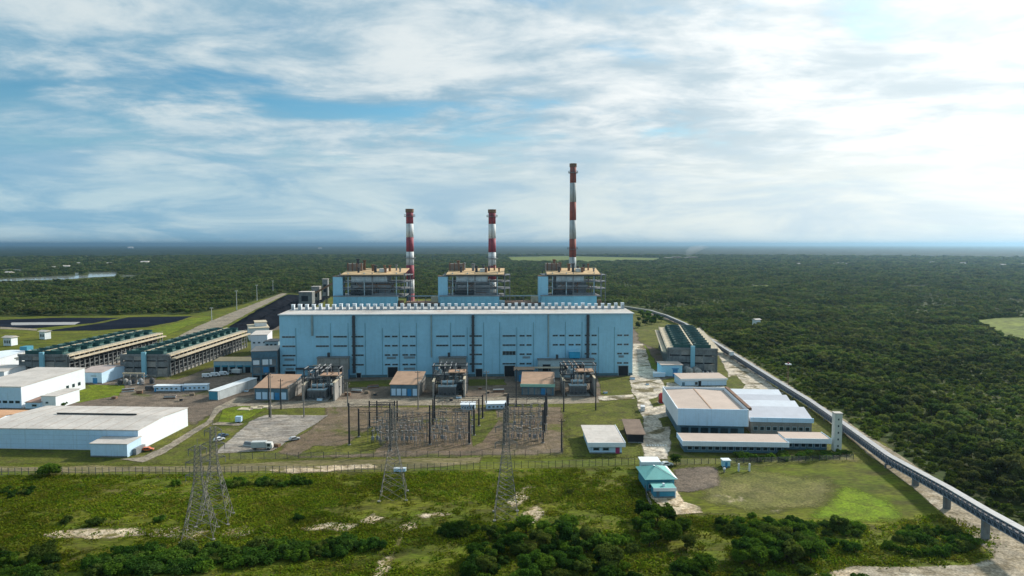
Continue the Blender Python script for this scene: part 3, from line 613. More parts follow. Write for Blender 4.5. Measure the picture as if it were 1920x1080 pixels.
# ------------------------------------------------------------------ turbine hall
def window(parent, x0, x1, z0, z1, y=0.0, panes=2):
    """window proud of the sheet by its frame, glass set back in it"""
    w = B(); t = 0.16
    w.box(x0, x1, y - 0.14, y + 0.02, z0, z0 + t); w.box(x0, x1, y - 0.22, y + 0.02, z1 - t, z1)
    w.box(x0, x0 + t, y - 0.14, y + 0.02, z0 + t, z1 - t); w.box(x1 - t, x1, y - 0.14, y + 0.02, z0 + t, z1 - t)
    f = w.ob('window', m_frame, parent)
    n = panes; d = (x1 - x0 - 2 * t) / n
    for i in range(n): bx(f, 'pane', m_glass, x0 + t + i * d + (0.06 if i else 0), x0 + t + (i + 1) * d - 0.06, y - 0.07, y + 0.01, z0 + t, z1 - t)
    return f
def turbine_hall():
    L, D, Hh, Hr = 212.3, 47.0, 38.0, 38.5
    t = thing('turbine_hall', 'long pale blue turbine hall with rows of strip windows and a vented roof', 'hall', frame_loc(0, 0), A_HALL)
    b = B(); b.add([(0, 0, 0), (L, 0, 0), (L, 0, Hh), (0, 0, Hh)], [(0, 1, 2, 3)])
    b.add([(L, 0, 0), (L, D, 0), (L, D, Hh), (L, D / 2, Hr), (L, 0, Hh)], [(0, 1, 2, 3, 4)]); b.add([(0, 0, 0), (0, 0, Hh), (0, D / 2, Hr), (0, D, Hh), (0, D, 0)], [(0, 1, 2, 3, 4)])
    b.add([(L, D, 0), (0, D, 0), (0, D, Hh), (L, D, Hh)], [(0, 1, 2, 3)])
    b.ob('wall', m_hall, t)
    r = B(); e = 0.5
    for y0, y1, z0, z1 in ((-e, D / 2, Hh + 0.03, Hr + 0.03), (D / 2, D + e, Hr + 0.03, Hh + 0.03)):
        r.add([(-e, y0, z0), (L + e, y0, z0), (L + e, y1, z1), (-e, y1, z1), (-e, y0, z0 + .35), (L + e, y0, z0 + .35), (L + e, y1, z1 + .35), (-e, y1, z1 + .35)], [(0, 3, 2, 1), (4, 5, 6, 7), (0, 1, 5, 4), (2, 3, 7, 6), (1, 2, 6, 5), (3, 0, 4, 7)])
    r.ob('roof', m_hallroof, t)
    bx(t, 'eaves_gutter', m_white, -0.55, L + 0.55, -0.95, -0.52, Hh - 0.1, Hh + 0.42)
    bx(t, 'plinth', mat('plinth', (0.10, 0.19, 0.23), 0.9), -0.12, L + 0.12, -0.16, -0.02, 0, 1.6)
    # ridge deck with its row of ventilators
    bx(t, 'ridge_curb', m_steel, 0.5, L - 0.5, D / 2 - 3.2, D / 2 + 3.2, Hr - 0.3, Hr + 0.45)
    v = B(); v.box(-.95, .95, -1.3, 1.3, 0, 3.2); v.box(-1.1, 1.1, -1.5, 1.5, 3.2, 3.6); me = v.mesh('roof_ventilator', m_white)
    lo = B(); [lo.box(-.8, .8, -1.36, -1.31, 0.3 + k * .55, 0.55 + k * .55) for k in range(4)]; lom = lo.mesh('louvre', m_steel)
    n = 50
    for i in range(n):
        u = 1.8 + i * (L - 3.6) / (n - 1)
        o = inst(me, 'roof_ventilator', t, (u, D / 2, Hr + 0.45), (0, 0, 0), (random.uniform(.86, 1.08), 1, random.uniform(.88, 1.06))); inst(lom, 'louvre', o)
    # strip windows
    rows = [24.2, 18.6, 13.0, 7.2]
    cols = [(529, 554, 4, 1), (592, 617, 2, 1), (625, 651, 2, 1), (659, 682, 4, 1), (721, 746, 4, 2), (754, 779.5, 4, 2), (817.5, 841, 2, 1), (848, 872, 2, 1), (880, 904, 4, 1), (942, 967, 4, 1), (974, 997, 4, 2), (1036, 1059, 2, 2), (1066, 1089, 2, 2), (1096, 1119, 4, 2), (1157, 1179, 4, 2)]
    for a, c, nr, split in cols:
        u0, u1 = facade_u(a), facade_u(c)
        for k in range(nr):
            z = rows[k]; hgt = 1.15 if k != 2 or a not in (942,) else 2.6
            if split == 1: window(t, u0, u1, z, z + hgt, 0, 4)
            else:
                g = (u1 - u0) * 0.06; window(t, u0, (u0 + u1) / 2 - g, z, z + hgt, 0, 2); window(t, (u0 + u1) / 2 + g, u1, z, z + hgt, 0, 2)
    for a, c, z in [(533, 551, 10.6), (725, 742, 11.2), (757, 778, 11.4), (757, 778, 4.6), (757, 778, 2.0), (535, 550, 4.9), (980, 994, 11.0), (1160, 1170, 11.2)]:   # louvred openings under some windows
        b = B(); u0, u1 = facade_u(a), facade_u(c)
        for k in range(4): b.box(u0, u1, -0.16, -0.02, z + k * 0.34, z + k * 0.34 + 0.2)
        b.ob('louvre', m_steel, t)
    # sheeting joints, drain pipes, ducts
    for px in (555, 620, 653, 685, 717, 749, 781, 845, 876, 907, 937, 969, 1000, 1060, 1091, 1122, 1152):
        u = facade_u(px); bx(t, 'wall_rib', mat('rib_blue', (0.17, 0.36, 0.45), 0.6), u - 0.16, u + 0.16, -0.2, -0.01, 1.7, 33 if px % 3 else 30)
    for px, z0, w in ((586, 25.5, 0.65), (809, 12, 0.4), (1028, 12, 0.45)):
        u = facade_u(px); bx(t, 'drain_chute', mat('chute', (0.26, 0.36, 0.38), 0.7, streak=0.5), u - w, u + w, -0.55, -0.01, z0, 37.6)
    for px in (664, 887, 1102):
        u = facade_u(px); b = B(); b.box(u - 0.75, u + 0.75, -1.3, -0.02, 3.0, 37.5)
        b.ob('vertical_duct', m_dark, t)
        for z in range(6, 37, 5): bx(t, 'duct_bracket', m_steel, u - 1.1, u + 1.1, -0.9, -0.03, z, z + 0.3)
    for a, c, h in ((534, 553, 4.2), (727, 745, 6.2), (946, 965, 6.6), (1160, 1178, 6.0), (892, 904, 4.8), (668, 676, 2.8)):
        u0, u1 = facade_u(a), facade_u(c); d = B(); d.box(u0 - .3, u0, -.45, 0, 0, h + .3); d.box(u1, u1 + .3, -.45, 0, 0, h + .3); d.box(u0, u1, -.45, 0, h, h + .3)
        f = d.ob('doorway', m_frame, t); bx(f, 'opening', m_black, u0, u1, -0.22, -0.03, 0.02, h)
    for z in (2.3,): bx(t, 'pipe_bridge', m_dark, facade_u(555), facade_u(602), -2.2, -0.8, 5.4, 6.4)
    return t
turbine_hall()

# ------------------------------------------------------------------ boiler houses and chimneys
def boiler_house(px0, px1, label, rust, rich):
    v0 = 62.0
    u0, u1 = facade_u(px0, v0), facade_u(px1, v0); W = u1 - u0; D = 34.0
    t = thing('boiler_house', label, 'boiler house', frame_loc(u0, v0), A_HALL, 'boiler houses behind the turbine hall')
    rn = random.Random(rich)
    bx(t, 'lower_wall', m_hall2, 0, W - 4, 0, 5, 0, 44.0)
    bx(t, 'wall_coping', m_steel, -0.3, W - 3.7, -0.3, 5.3, 44.0, 44.5)
    bx(t, 'side_tower', m_hall, -1.5, 5.2, 6, 14, 0, 57.5); bx(t, 'tower_roof', m_rust, -1.8, 5.5, 5.7, 14.3, 57.5, 57.9)
    bx(t, 'floor_slab', m_steel, 1, W, 5.2, D, 43.2, 43.9)
    for z in (48.5, 53.4, 58.0): 
        bx(t, 'platform', m_steel, 3 if z < 58 else 1.5, W + 1.2, 6.2, D, z, z + 0.35)
        r = B(); r.tube((3, 6.2, z + 1.3), (W + 1.2, 6.2, z + 1.3), 0.09, 4)
        for k in range(14): r.tube((3 + k * (W - 2) / 13, 6.2, z + .3), (3 + k * (W - 2) / 13, 6.2, z + 1.3), 0.06, 4)
        r.ob('railing', m_steel, t)
    # casing of the boiler drum, ducts, hoppers
    bx(t, 'boiler_casing', mat('boiler_casing', (0.50, 0.58, 0.63), 0.7, var=0.2, scale=0.3, streak=0.5, dirt=0.3), 11, W - 12, 7.2, D - 4, 53.8, 57.9)
    bx(t, 'furnace_wall', mat('furnace_wall', (0.25, 0.29, 0.33), 0.8, var=.3, scale=.3, streak=.5), 10, W - 10, 9.8, D - 4, 43.9, 53.3)
    bx(t, 'duct', m_dark, 9, W * .55, 7.4, 9.8, 45.4, 46.9); bx(t, 'duct', m_steel, 12, W - 9, 7.6, 9.8, 49.6, 51.4)
    bx(t, 'hopper', m_steel, W * .52, W - 4, 7, 9.8, 44.2, 45.8)
    for k in range(9):
        x = 3.4 + k * (W - 3.4) / 8
        if k not in (2, 5, 6): bx(t, 'column', m_frame if k % 2 else m_steel, x - .32, x + .32, 6.3, 6.95, 43.9, 60.2)
        bx(t, 'column', m_dark, x - .3, x + .3, D - 1, D - .4, 43.9, 60.5)
    for k in range(0, 8, 2 if rich % 2 else 3):
        x = 3.4 + k * (W - 3.4) / 8; x2 = x + (W - 3.4) / 8
        B().tube((x, 6.6, 48.8), (x2, 6.6, 53.2), 0.18, 4).tube((x2, 6.6, 48.8), (x, 6.6, 53.2), 0.18, 4).ob('brace', m_rust, t)
    for k in range(11):     # pipes
        x = rn.uniform(4, W - 3); B().tube((x, 8.2, 44), (x, 8.2, rn.uniform(50, 58)), rn.uniform(.18, .42), 6).ob('pipe', rn.choice([m_rust, m_steel, m_frame, m_dark]), t)
    for k in range(5):
        z = rn.uniform(45, 57); x = rn.uniform(3, W * .5); B().tube((x, 7.7, z), (x + rn.uniform(8, 20), 7.7, z), rn.uniform(.15, .32), 6).ob('pipe', rn.choice([m_steel, m_rust]), t)
    # mono-pitch roof falling to the front
    r = B(); x0, x1 = 4.2, W - 0.6
    r.add([(x0, 4.6, 58.6), (x1, 4.6, 58.6), (x1 + 1.2, D, 62.0), (x0 + 1.2, D, 62.0), (x0, 4.6, 59.1), (x1, 4.6, 59.1), (x1 + 1.2, D, 62.4), (x0 + 1.2, D, 62.4)], [(0, 3, 2, 1), (4, 5, 6, 7), (0, 1, 5, 4), (1, 2, 6, 5), (2, 3, 7, 6), (3, 0, 4, 7)])
    rf = r.ob('roof', m_cream, t)
    bx(t, 'roof_edge_beam', m_dark, x0, x1, 4.9, 5.5, 57.6, 58.5)
    bx(t, 'top_plant_room', mat('plant_room', (0.27, 0.24, 0.22), 0.8, dirt=0.5, dirtcol=(0.18, 0.09, 0.06)), x0 + 1, x0 + 12, D - 12, D - 2, 60.2, 66.0)
    for k in range(4): bx(t, 'plant_room_column', m_rust, x0 + 1.5 + k * 3.2, x0 + 2.2 + k * 3.2, D - 13.4, D - 12.6, 60.0, 66.8)
    for fx, fy, h, ra in ((.19, .72, 7.5, .9), (.30, .72, 6.4, .8), (.52, .35, 5.6, .95), (.64, .62, 3.6, .7), (.74, .5, 4.4, .8), (.84, .62, 4.6, .6), (.25, .3, 4.2, .75), (.46, .55, 4.8, 1.0), (.69, .3, 3.8, .85), (.92, .4, 3.4, .6)):
        x = x0 + fx * (x1 - x0); y = 4.6 + fy * (D - 4.6); z = 58.9 + fy * 3.4
        h *= rn.uniform(.8, 1.15); B().lathe([(ra, z - .6), (ra, z + h - .9), (ra * 1.5, z + h - .6), (ra * 1.5, z + h), (ra * .8, z + h + .1)], (x, y), 10).ob('vent_stack', rn.choice([m_rust, m_dark, m_steel]), t)
    bx(t, 'header_box', m_cwhite, x0 + .58 * (x1 - x0), x0 + .70 * (x1 - x0), D * .45, D * .62, 60.0, 62.6)
    for z in (48.6, 53.6, 58.2): bx(t, 'end_gallery', m_steel, W + 1.2, W + 4.2, 9, D - 6, z, z + .3)
    for yy in (10, D - 8): bx(t, 'gallery_post', m_steel, W + 3.6, W + 4.0, yy, yy + .4, 0, 59)
    bx(t, 'end_panel', m_rust if rust else m_frame, W - 4, W - .2, 1.5, 5.2, 0, 41.0)
    # flue casing and precipitator at the back, seen between the boilers
    bx(t, 'precipitator', m_conc, W * .1, W * 1.1, D + 10, D + 34, 0, 33)
    return t
m_hall2 = mat('boiler_blue_sheet', (0.22, 0.47, 0.58), 0.65, var=0.12, scale=0.12, streak=0.35, dirtcol=(0.14, 0.24, 0.29), ribs=0.2)
boiler_house(626, 757, 'boiler house nearest the coal yard, leftmost of the three behind the hall', True, 3)
boiler_house(825, 947, 'middle boiler house of the three behind the turbine hall', False, 4)
boiler_house(1015, 1129, 'rightmost boiler house of the three, nearest the woodland', True, 5)

def chimney(px, v, top_py, wpx, label, red, white, bands, plats, low=None):
    u = facade_u(px, v); x, y = frame_loc(u, v)
    Ht = HT(top_py, y); R = wpx / 2 / 1280.0 * (y + 3)
    t = thing('chimney', label, 'chimney', (x, y, 0), 0, 'chimneys of the works')
    zs = [Ht] + [HT(b, y) for b in bands] + [0]
    rad = lambda z: R * (1.0 + 0.22 * (1 - z / Ht))
    for i in range(len(zs) - 1):
        z1, z0 = zs[i], zs[i + 1]
        B().lathe([(rad(z0), z0), (rad(z1), z1)], n=28).ob('band', (red, white)[i % 2], t, True).data.polygons.foreach_set('use_smooth', [True] * 28 + [False] * 2)
    B().lathe([(R * 1.1, Ht - 2.2), (R * 1.16, Ht - 2.0), (R * 1.16, Ht + .5), (R * .86, Ht + .5), (R * .84, Ht - .6)], n=28).ob('cap', m_rust, t)
    for pz in plats:
        z = HT(pz, y) if pz > 200 else Ht - pz
        r = rad(z); d = B().lathe([(r, z - .3), (r * 1.55, z - .3), (r * 1.55, z), (r, z)], n=28).ob('platform', m_steel, t)
        b = B()
        for k in range(20):
            a = k * math.pi / 10; p = (r * 1.5 * math.cos(a), r * 1.5 * math.sin(a)); q = (r * 1.5 * math.cos(a + math.pi / 10), r * 1.5 * math.sin(a + math.pi / 10))
            b.tube((*p, z), (*p, z + 1.3), .07, 4); b.tube((*p, z + 1.3), (*q, z + 1.3), .07, 4); b.tube((*p, z + .7), (*q, z + .7), .05, 4)
        b.ob('railing', m_dark, d)
    b = B(); 
    for s in (-.3, .3): b.tube((s, -rad(0) - .25, 2), (s, -R - .25, Ht - 2), .07, 4)
    for z in range(3, int(Ht) - 2, 1): b.tube((-.3, -rad(z) - .25, z), (.3, -rad(z) - .25, z), .04, 3)
    b.ob('ladder', m_dark, t)
    if low: bx(t, 'inspection_door', m_navy, -R * .95, -R * .1, -rad(44) - .5, -rad(44) * .5, 36, 47)
    return t
chimney(770, 112, 393, 13.2, 'left chimney with crisp red and white bands, standing between two boiler houses', m_red, m_cwhite, [419.5, 445, 472, 497, 524, 550], (5.0, 483), True)
chimney(923, 118, 394, 13.2, 'middle chimney with red and white bands behind the middle boiler house', m_red, m_cwhite, [420, 447, 473, 498, 524, 550], (5.0, 484))
chimney(1073, 122, 308, 11.6, 'tallest chimney, faded red and grey bands, rightmost of the three', m_redold, m_cgrey, [343, 379, 413, 448, 482, 512, 540], (6.5, 467))

# ------------------------------------------------------------------ cooling tower banks
def cooling_bank(x0, y0, ang, W, L, Hh, label, rows, posts, sandy=True):
    t = thing('cooling_tower', label, 'cooling tower', (x0, y0, 0), ang, 'cooling tower banks')
    bx(t, 'basin', m_conc, -0.6, W + .6, -0.6, L + .6, 0, 1.2)
    bx(t, 'core', m_black, 2.0, W - 2.0, 1.2, L - 1.2, 1.2, Hh - 1.6)
    deck = bx(t, 'deck', m_sandst if sandy else m_conc, -1.6, W + 1.6, -.2, L, Hh - 1.6, Hh - 0.7)
    # panelled end wall with stair tower
    n = 4
    for i in range(n):
        for k, (z0, z1) in enumerate(((1.3, Hh * .36), (Hh * .42, Hh * .66), (Hh * .71, Hh - 1.7))):
            bx(t, 'end_panel', m_concd if (i + k) % 3 else m_conc, .4 + i * W / n, (i + 1) * W / n - .4, -.35 - .1 * (k % 2), .9, z0, z1)
    for i in range(n + 1): bx(t, 'end_column', m_concd, i * W / n - .38, i * W / n + .38, -.6, .6, 0, Hh - 1.6)
    bx(t, 'end_parapet', m_concd, -1.0, W + 1.0, -1.0, -.25, Hh - 1.6, Hh - .2)
    st = bx(t, 'stair_tower', m_hall2, W * .46, W * .46 + 2.6, -2.4, -1.05, 0, Hh + 1.2)
    # side posts, louvre blades and sandy drift eliminator ledge
    pm = B().box(-.35, .35, -.35, .35, 0, Hh - 1.7).mesh('post', m_concd); lm = B().box(-.16, .16, .4, L / posts - .4, 0, .5).mesh('louvre', m_concd)
    for s, x in ((-1, -.9), (1, W + .9)):
        for k in range(posts + 1): inst(pm, 'post', t, (x, min(k * L / posts + .4, L - .4), 0))
        for k in range(posts):
            for z in (2.4, 4.9, 7.4, 9.7):
                if z < Hh - 3 and (s > 0 or z > 4): inst(lm, 'louvre', t, (x - s * random.uniform(.2, .7), k * L / posts, z + random.uniform(-.2, .2)), (0, s * .6, 0))
        lg = bx(t, 'ledge', m_sandst, (-4.4 if s < 0 else W + 1.65), (-1.65 if s < 0 else W + 4.4), .5, L - .5, Hh - 3.4, Hh - 2.7)
        for k in range(posts + 1): bx(t, 'ledge_bracket', m_conc, (-3.4 if s < 0 else W + 1.3), (-1.3 if s < 0 else W + 3.4), max(.5, min(k * L / posts, L - 1)), max(.5, min(k * L / posts, L - 1)) + .45, Hh - 4.2, Hh - 3.62)
    # fan cells
    nf = max(5, int(L / 10.5)); rw = (W - 5.0) / rows
    fan = B().lathe([(rw * .40, 0), (rw * .36, 1.0), (rw * .40, 2.2), (rw * .38, 2.2), (rw * .34, 1.0), (rw * .37, 0.1)], n=14).mesh('fan_stack', m_green)
    bl = B(); [bl.add([(0, -.3, 1.2), (rw * .33 * math.cos(a), rw * .33 * math.sin(a), 1.1), (rw * .33 * math.cos(a + .4), rw * .33 * math.sin(a + .4), 1.3), (0, .3, 1.25)], [(0, 1, 2, 3)]) for a in np.arange(0, 6.28, 1.05)]
    blm = bl.mesh('fan_blades', m_dark)
    scr = B().box(-rw * .47, rw * .47, -.12, .12, 0, 2.6).mesh('wind_screen', m_green)
    cellfloor = B().box(-rw * .47, rw * .47, -L / nf * .46, L / nf * .46, 0, .25).mesh('cell_roof', m_green)
    for i in range(rows):
        for k in range(nf):
            c = (2.5 + (i + .5) * rw, (k + .5) * L / nf, Hh - .7)
            o = inst(cellfloor, 'cell_roof', t, c); f = inst(fan, 'fan_stack', t, (c[0], c[1], c[2] + .25)); inst(blm, 'fan_blades', f, (0, 0, 0), (0, 0, random.uniform(0, 1)))
            inst(scr, 'wind_screen', t, (c[0], k * L / nf + .3, c[2]))
        if i: bx(t, 'centre_walkway', m_sandst, 2.5 + i * rw - .55, 2.5 + i * rw + .55, 0, L, Hh - .65, Hh + 1.6)
    rl = B()
    for x in (-1.4, W + 1.4):
        rl.tube((x, 0, Hh + .4), (x, L, Hh + .4), .07, 4)
        for k in range(posts * 2 + 1): rl.tube((x, k * L / posts / 2, Hh - .7), (x, k * L / posts / 2, Hh + .4), .05, 4)
    rl.ob('railing', m_steel, t)
    return t
def bank_from(fl, fr, top_r_far, Hh, **k):
    a, b = Vector(G(*fl)), Vector(G(*fr)); c = Vector(G(*top_r_far, Hh)); W = (b - a).length
    d = c - b; ang = math.atan2(d.y, d.x) - math.pi / 2
    return dict(x0=a.x, y0=a.y, ang=ang, W=W, L=d.length, Hh=Hh, **k)
cooling_bank(**bank_from((40, 706), (129, 706), (303, 622), 14.0, label='long cooling tower bank furthest left, green fans along its deck', rows=2, posts=22))
cooling_bank(**bank_from((230, 706), (317, 706), (460, 618), 14.0, label='long cooling tower bank between the left bank and the turbine hall', rows=2, posts=22))
cooling_bank(**bank_from((1254, 698), (1338, 698), (1306, 612), 16.0, label='cooling tower bank right of the turbine hall with two rows of green fans', rows=2, posts=16))
# ------------------------------------------------------------------ buildings of the works
def building(name, label, cat, fl, fr, D, h, wm, rm, roof='flat', rise=1.0, ov=0.35, ang=None, wins=(), doors=(), fascia=None, plinth=True, group=None, sidewins=0):
    a, b = Vector(G(*fl)), Vector(G(*fr)); W = (b - a).length
    rz = math.atan2((b - a).y, (b - a).x) if ang is None else math.radians(ang)
    t = thing(name, label, cat, (*a, 0.1), rz, group)
    w = B()
    if roof == 'gable_x': w.add([(0, 0, 0), (W, 0, 0), (W, D, 0), (0, D, 0), (0, 0, h), (W, 0, h), (W, D, h), (0, D, h), (0, D / 2, h + rise), (W, D / 2, h + rise)], [(0, 1, 5, 4), (1, 2, 6, 9, 5), (2, 3, 7, 6), (3, 0, 4, 8, 7)])
    elif roof == 'gable_y': w.add([(0, 0, 0), (W, 0, 0), (W, D, 0), (0, D, 0), (0, 0, h), (W, 0, h), (W, D, h), (0, D, h), (W / 2, 0, h + rise), (W / 2, D, h + rise)], [(0, 1, 5, 8, 4), (1, 2, 6, 5), (2, 3, 7, 9, 6), (3, 0, 4, 7)])
    elif roof == 'mono': w.add([(0, 0, 0), (W, 0, 0), (W, D, 0), (0, D, 0), (0, 0, h), (W, 0, h), (W, D, h + rise), (0, D, h + rise)], [(0, 1, 5, 4), (1, 2, 6, 5), (2, 3, 7, 6), (3, 0, 4, 7)])
    else: w.box(0, W, 0, D, 0, h)
    w.ob('wall', wm, t)
    def slab(pts, th=0.22):
        q = [(p[0], p[1], p[2] + .02) for p in pts]; n = len(q)
        return q + [(p[0], p[1], p[2] + th) for p in q], [tuple(reversed(range(n))), tuple(range(n, 2 * n))] + [(i, (i + 1) % n, n + (i + 1) % n, n + i) for i in range(n)]
    r = B(); o = ov
    if roof == 'gable_x':
        k = rise / (D / 2) * o
        r.add(*slab([(-o, -o, h - k), (W + o, -o, h - k), (W + o, D / 2, h + rise), (-o, D / 2, h + rise)])); r.add(*slab([(-o, D / 2, h + rise), (W + o, D / 2, h + rise), (W + o, D + o, h - k), (-o, D + o, h - k)]))
    elif roof == 'gable_y':
        k = rise / (W / 2) * o
        r.add(*slab([(-o, -o, h - k), (W / 2, -o, h + rise), (W / 2, D + o, h + rise), (-o, D + o, h - k)])); r.add(*slab([(W / 2, -o, h + rise), (W + o, -o, h - k), (W + o, D + o, h - k), (W / 2, D + o, h + rise)]))
    elif roof == 'mono': k = rise / D * o; r.add(*slab([(-o, -o, h - k), (W + o, -o, h - k), (W + o, D + o, h + rise + k), (-o, D + o, h + rise + k)]))
    elif roof == 'hip':
        m_ = min(W, D) / 2
        q = [(-o, -o, h), (W + o, -o, h), (W + o, D + o, h), (-o, D + o, h), (m_, D / 2, h + rise), (W - m_, D / 2, h + rise)]
        r.add(q, [(0, 1, 5, 4), (1, 2, 5), (2, 3, 4, 5), (3, 0, 4), (3, 2, 1, 0)])
    else: r.add(*slab([(-o, -o, h), (W + o, -o, h), (W + o, D + o, h), (-o, D + o, h)]))
    r.ob('roof', rm, t)
    if roof in ('gable_x', 'flat', 'mono') and fascia: bx(t, 'fascia', fascia, -o - .06, W + o + .06, -o - .16, -o - .02, h - .75, h + .28)
    if plinth: bx(t, 'plinth', m_concd, -.06, W + .06, -.08, -.005, 0, .5)
    for x0, x1, z0, z1 in wins: window(t, x0 * W, x1 * W, z0, z1, 0, max(1, int((x1 - x0) * W / 1.6)))
    for x0, x1, z1, dm in doors: bx(t, 'door', dm, x0 * W, x1 * W, -.09, -.01, .02, z1)
    for k in range(sidewins):
        y = D * (k + .5) / sidewins; bx(t, 'side_window', m_glass, W + .005, W + .08, y - .8, y + .8, h * .45, h * .45 + 1.1)
    t['w'] = W; del t['w']; return t, W
def row(n, z0, z1, fill=.6, a=.04, b=.96):
    s = (b - a) / n; return [(a + i * s + s * (1 - fill) / 2, a + (i + 1) * s - s * (1 - fill) / 2, z0, z1) for i in range(n)]

# big white warehouse, lower left
t, W = building('warehouse', 'big white warehouse with a wide pale roof and dark ridge slit, lower left', 'warehouse', (-36, 841), (275, 837.5), 36.5, 8.0, m_bluewhite, m_greyroof, 'gable_x', 1.0, .3, ang=-2.9, plinth=False)
for ob_ in t.children:
    if ob_.name.startswith('wall'): ob_.data.materials[0] = m_white
bx(t, 'front_cladding', m_bluewhite, .1, W - .1, -.12, -.01, .3, 7.7)  # shaded front coloured blue, sunlit walls white: the light is put into the colour
bx(t, 'ridge_vent', m_black, 18, W - 12, 18.0, 18.9, 9.1, 9.75); bx(t, 'ridge_vent_cap', m_greyroof, 17.7, W - 11.7, 18.1, 19.4, 9.78, 9.95)
seam = mat('roof_seam', (0.40, 0.36, 0.33), 0.8)
for k in range(1, 10):
    x = k * W / 10
    for y0, y1, z0, z1 in ((-.25, 18.0, 8.26, 9.26), (18.5, 36.7, 9.26, 8.26)): B().add([(x - .1, y0, z0), (x + .1, y0, z0), (x + .1, y1, z1), (x - .1, y1, z1), (x - .1, y0, z0 + .07), (x + .1, y0, z0 + .07), (x + .1, y1, z1 + .07), (x - .1, y1, z1 + .07)], [(0, 3, 2, 1), (4, 5, 6, 7), (0, 1, 5, 4), (1, 2, 6, 5), (2, 3, 7, 6), (3, 0, 4, 7)]).ob('roof_seam', seam, t)
for z in (2.1, 3.9, 5.7): bx(t, 'cladding_joint', mat('joint_blue', (.40, .56, .70), .7), .1, W - .1, -.17, -.125, z, z + .09)
t, W = building('store_annex', 'small white flat roofed store standing before the big warehouse', 'store', (170, 857), (241, 857), 9.0, 5.0, m_bluewhite, m_greyroof, 'mono', .4, .3, ang=-2.9)
bx(t, 'side_rack', m_steel, W + .4, W + 1.6, 3, 9, 0, 2.4)
t, W = building('shed', 'shed with an orange tiled roof behind the warehouse at the left edge', 'shed', (-190, 842), (-42, 839), 36.0, 6.6, m_white, mat('orange_roof', (0.52, 0.30, 0.17), 0.85, var=.15), 'gable_x', 2.6, .4, ang=-2.9)
t, W = building('storehouse', 'white storehouse with blue front and white gable at the left edge', 'storehouse', (-60, 765), (45, 765), 46.0, 10.6, m_white, m_greyroof, 'mono', .9, .3, ang=-2.9)
bx(t, 'front_cladding', m_bluewhite, .1, W - .1, -.12, -.01, .2, 10.0)
for k in range(8): bx(t, 'window', m_glass, 2 + k * (W - 5) / 7, 4.2 + k * (W - 5) / 7, -.2, -.125, 2.6, 3.8)
for k in range(3): bx(t, 'side_window', m_glass, W + .005, W + .1, 31 + k * 4.6, 33 + k * 4.6, 2.8, 4.6)
t, W = building('lean_to', 'small red roofed lean-to against the storehouse gable', 'lean-to', (48, 768), (76, 768), 15, 3.4, m_bluewhite, mat('brick_roof', (0.30, 0.19, 0.15), .85), 'mono', .8, .3, ang=-2.9, wins=[(.45, .8, 1.4, 2.6)])
t, W = building('annex_block', 'white cubic annex block beside the red roofed lean-to', 'annex', (78, 767), (106, 767), 17, 6.2, m_white, m_greyroof, 'flat', ang=-2.9, wins=[(.3, .5, 2.6, 3.6)])
t, W = building('pump_house', 'white and blue gabled pump house in front of the left cooling banks', 'pump house', (149, 719), (194, 718.5), 24, 6.3, m_bluewhite, mat('reddish_roof', (0.45, 0.37, 0.34), .8), 'gable_x', 1.2, .3, ang=-2.9, wins=[(.52, .78, 4.1, 4.6)], doors=[(.6, .8, 3.2, m_bluedoor)])
t, W = building('tank_house', 'pale low building cut by the left edge below the cooling bank', 'building', (-50, 716), (14, 715), 22, 6.0, m_white, m_greyroof, 'gable_x', 1.0, .3, ang=-2.9)
t, W = building('white_shed', 'white roofed shed at the left edge left of the cooling banks', 'shed', (-60, 692), (6, 690), 36, 6.5, m_white, m_white, 'gable_x', 1.2, .3, ang=-2.9, doors=[(.75, .95, 4, m_tealw)])
bx(t, 'roof_tank', m_tealw, W - 6, W - 1, 26, 32, 8.0, 10.5)
t, W = building('workshop', 'long workshop with pale roof and dark bays left of the turbine hall', 'workshop', (401, 699), (472, 699), 10, 7.2, mat('grey_blue_wall', (0.30, 0.42, 0.46), .7, streak=.3), m_cream, 'mono', .8, .4, plinth=False)
for k in range(5): bx(t, 'bay_opening', m_black, .8 + k * W / 5, (k + 1) * W / 5 - .8, -.06, -.005, 0, 3.6); bx(t, 'bay_canopy', m_tealw, .6 + k * W / 5, (k + 1) * W / 5 - .6, -.9, -.07, 3.7, 4.6)
t, W = building('long_shed', 'long narrow grey shed with a bright lean roof on the left yard', 'shed', (392, 750), (411, 750), 34, 4.6, mat('shed_grey', (0.40, 0.45, 0.47), .8, streak=.3), mat('bright_roof', (0.66, 0.70, 0.72), .6), 'mono', .3, .3, ang=-13)
bx(t, 'front_cladding', m_tealw, .1, W - .1, -.1, -.01, .2, 4.3)
for k, (a, b, lab) in enumerate([((289, 735), (337, 735), 'long pale blue cabin, left of two end to end on the yard'), ((342, 734), (388, 733), 'long pale cabin, right of two end to end on the yard')]):
    building('site_cabin', lab, 'cabin', a, b, 4, 3.1, m_bluewhite, m_white, 'flat', wins=row(5, 1.3, 2.2, .5), doors=[(.02, .08, 2.1, m_bluedoor)], group='cabins on the left yard')
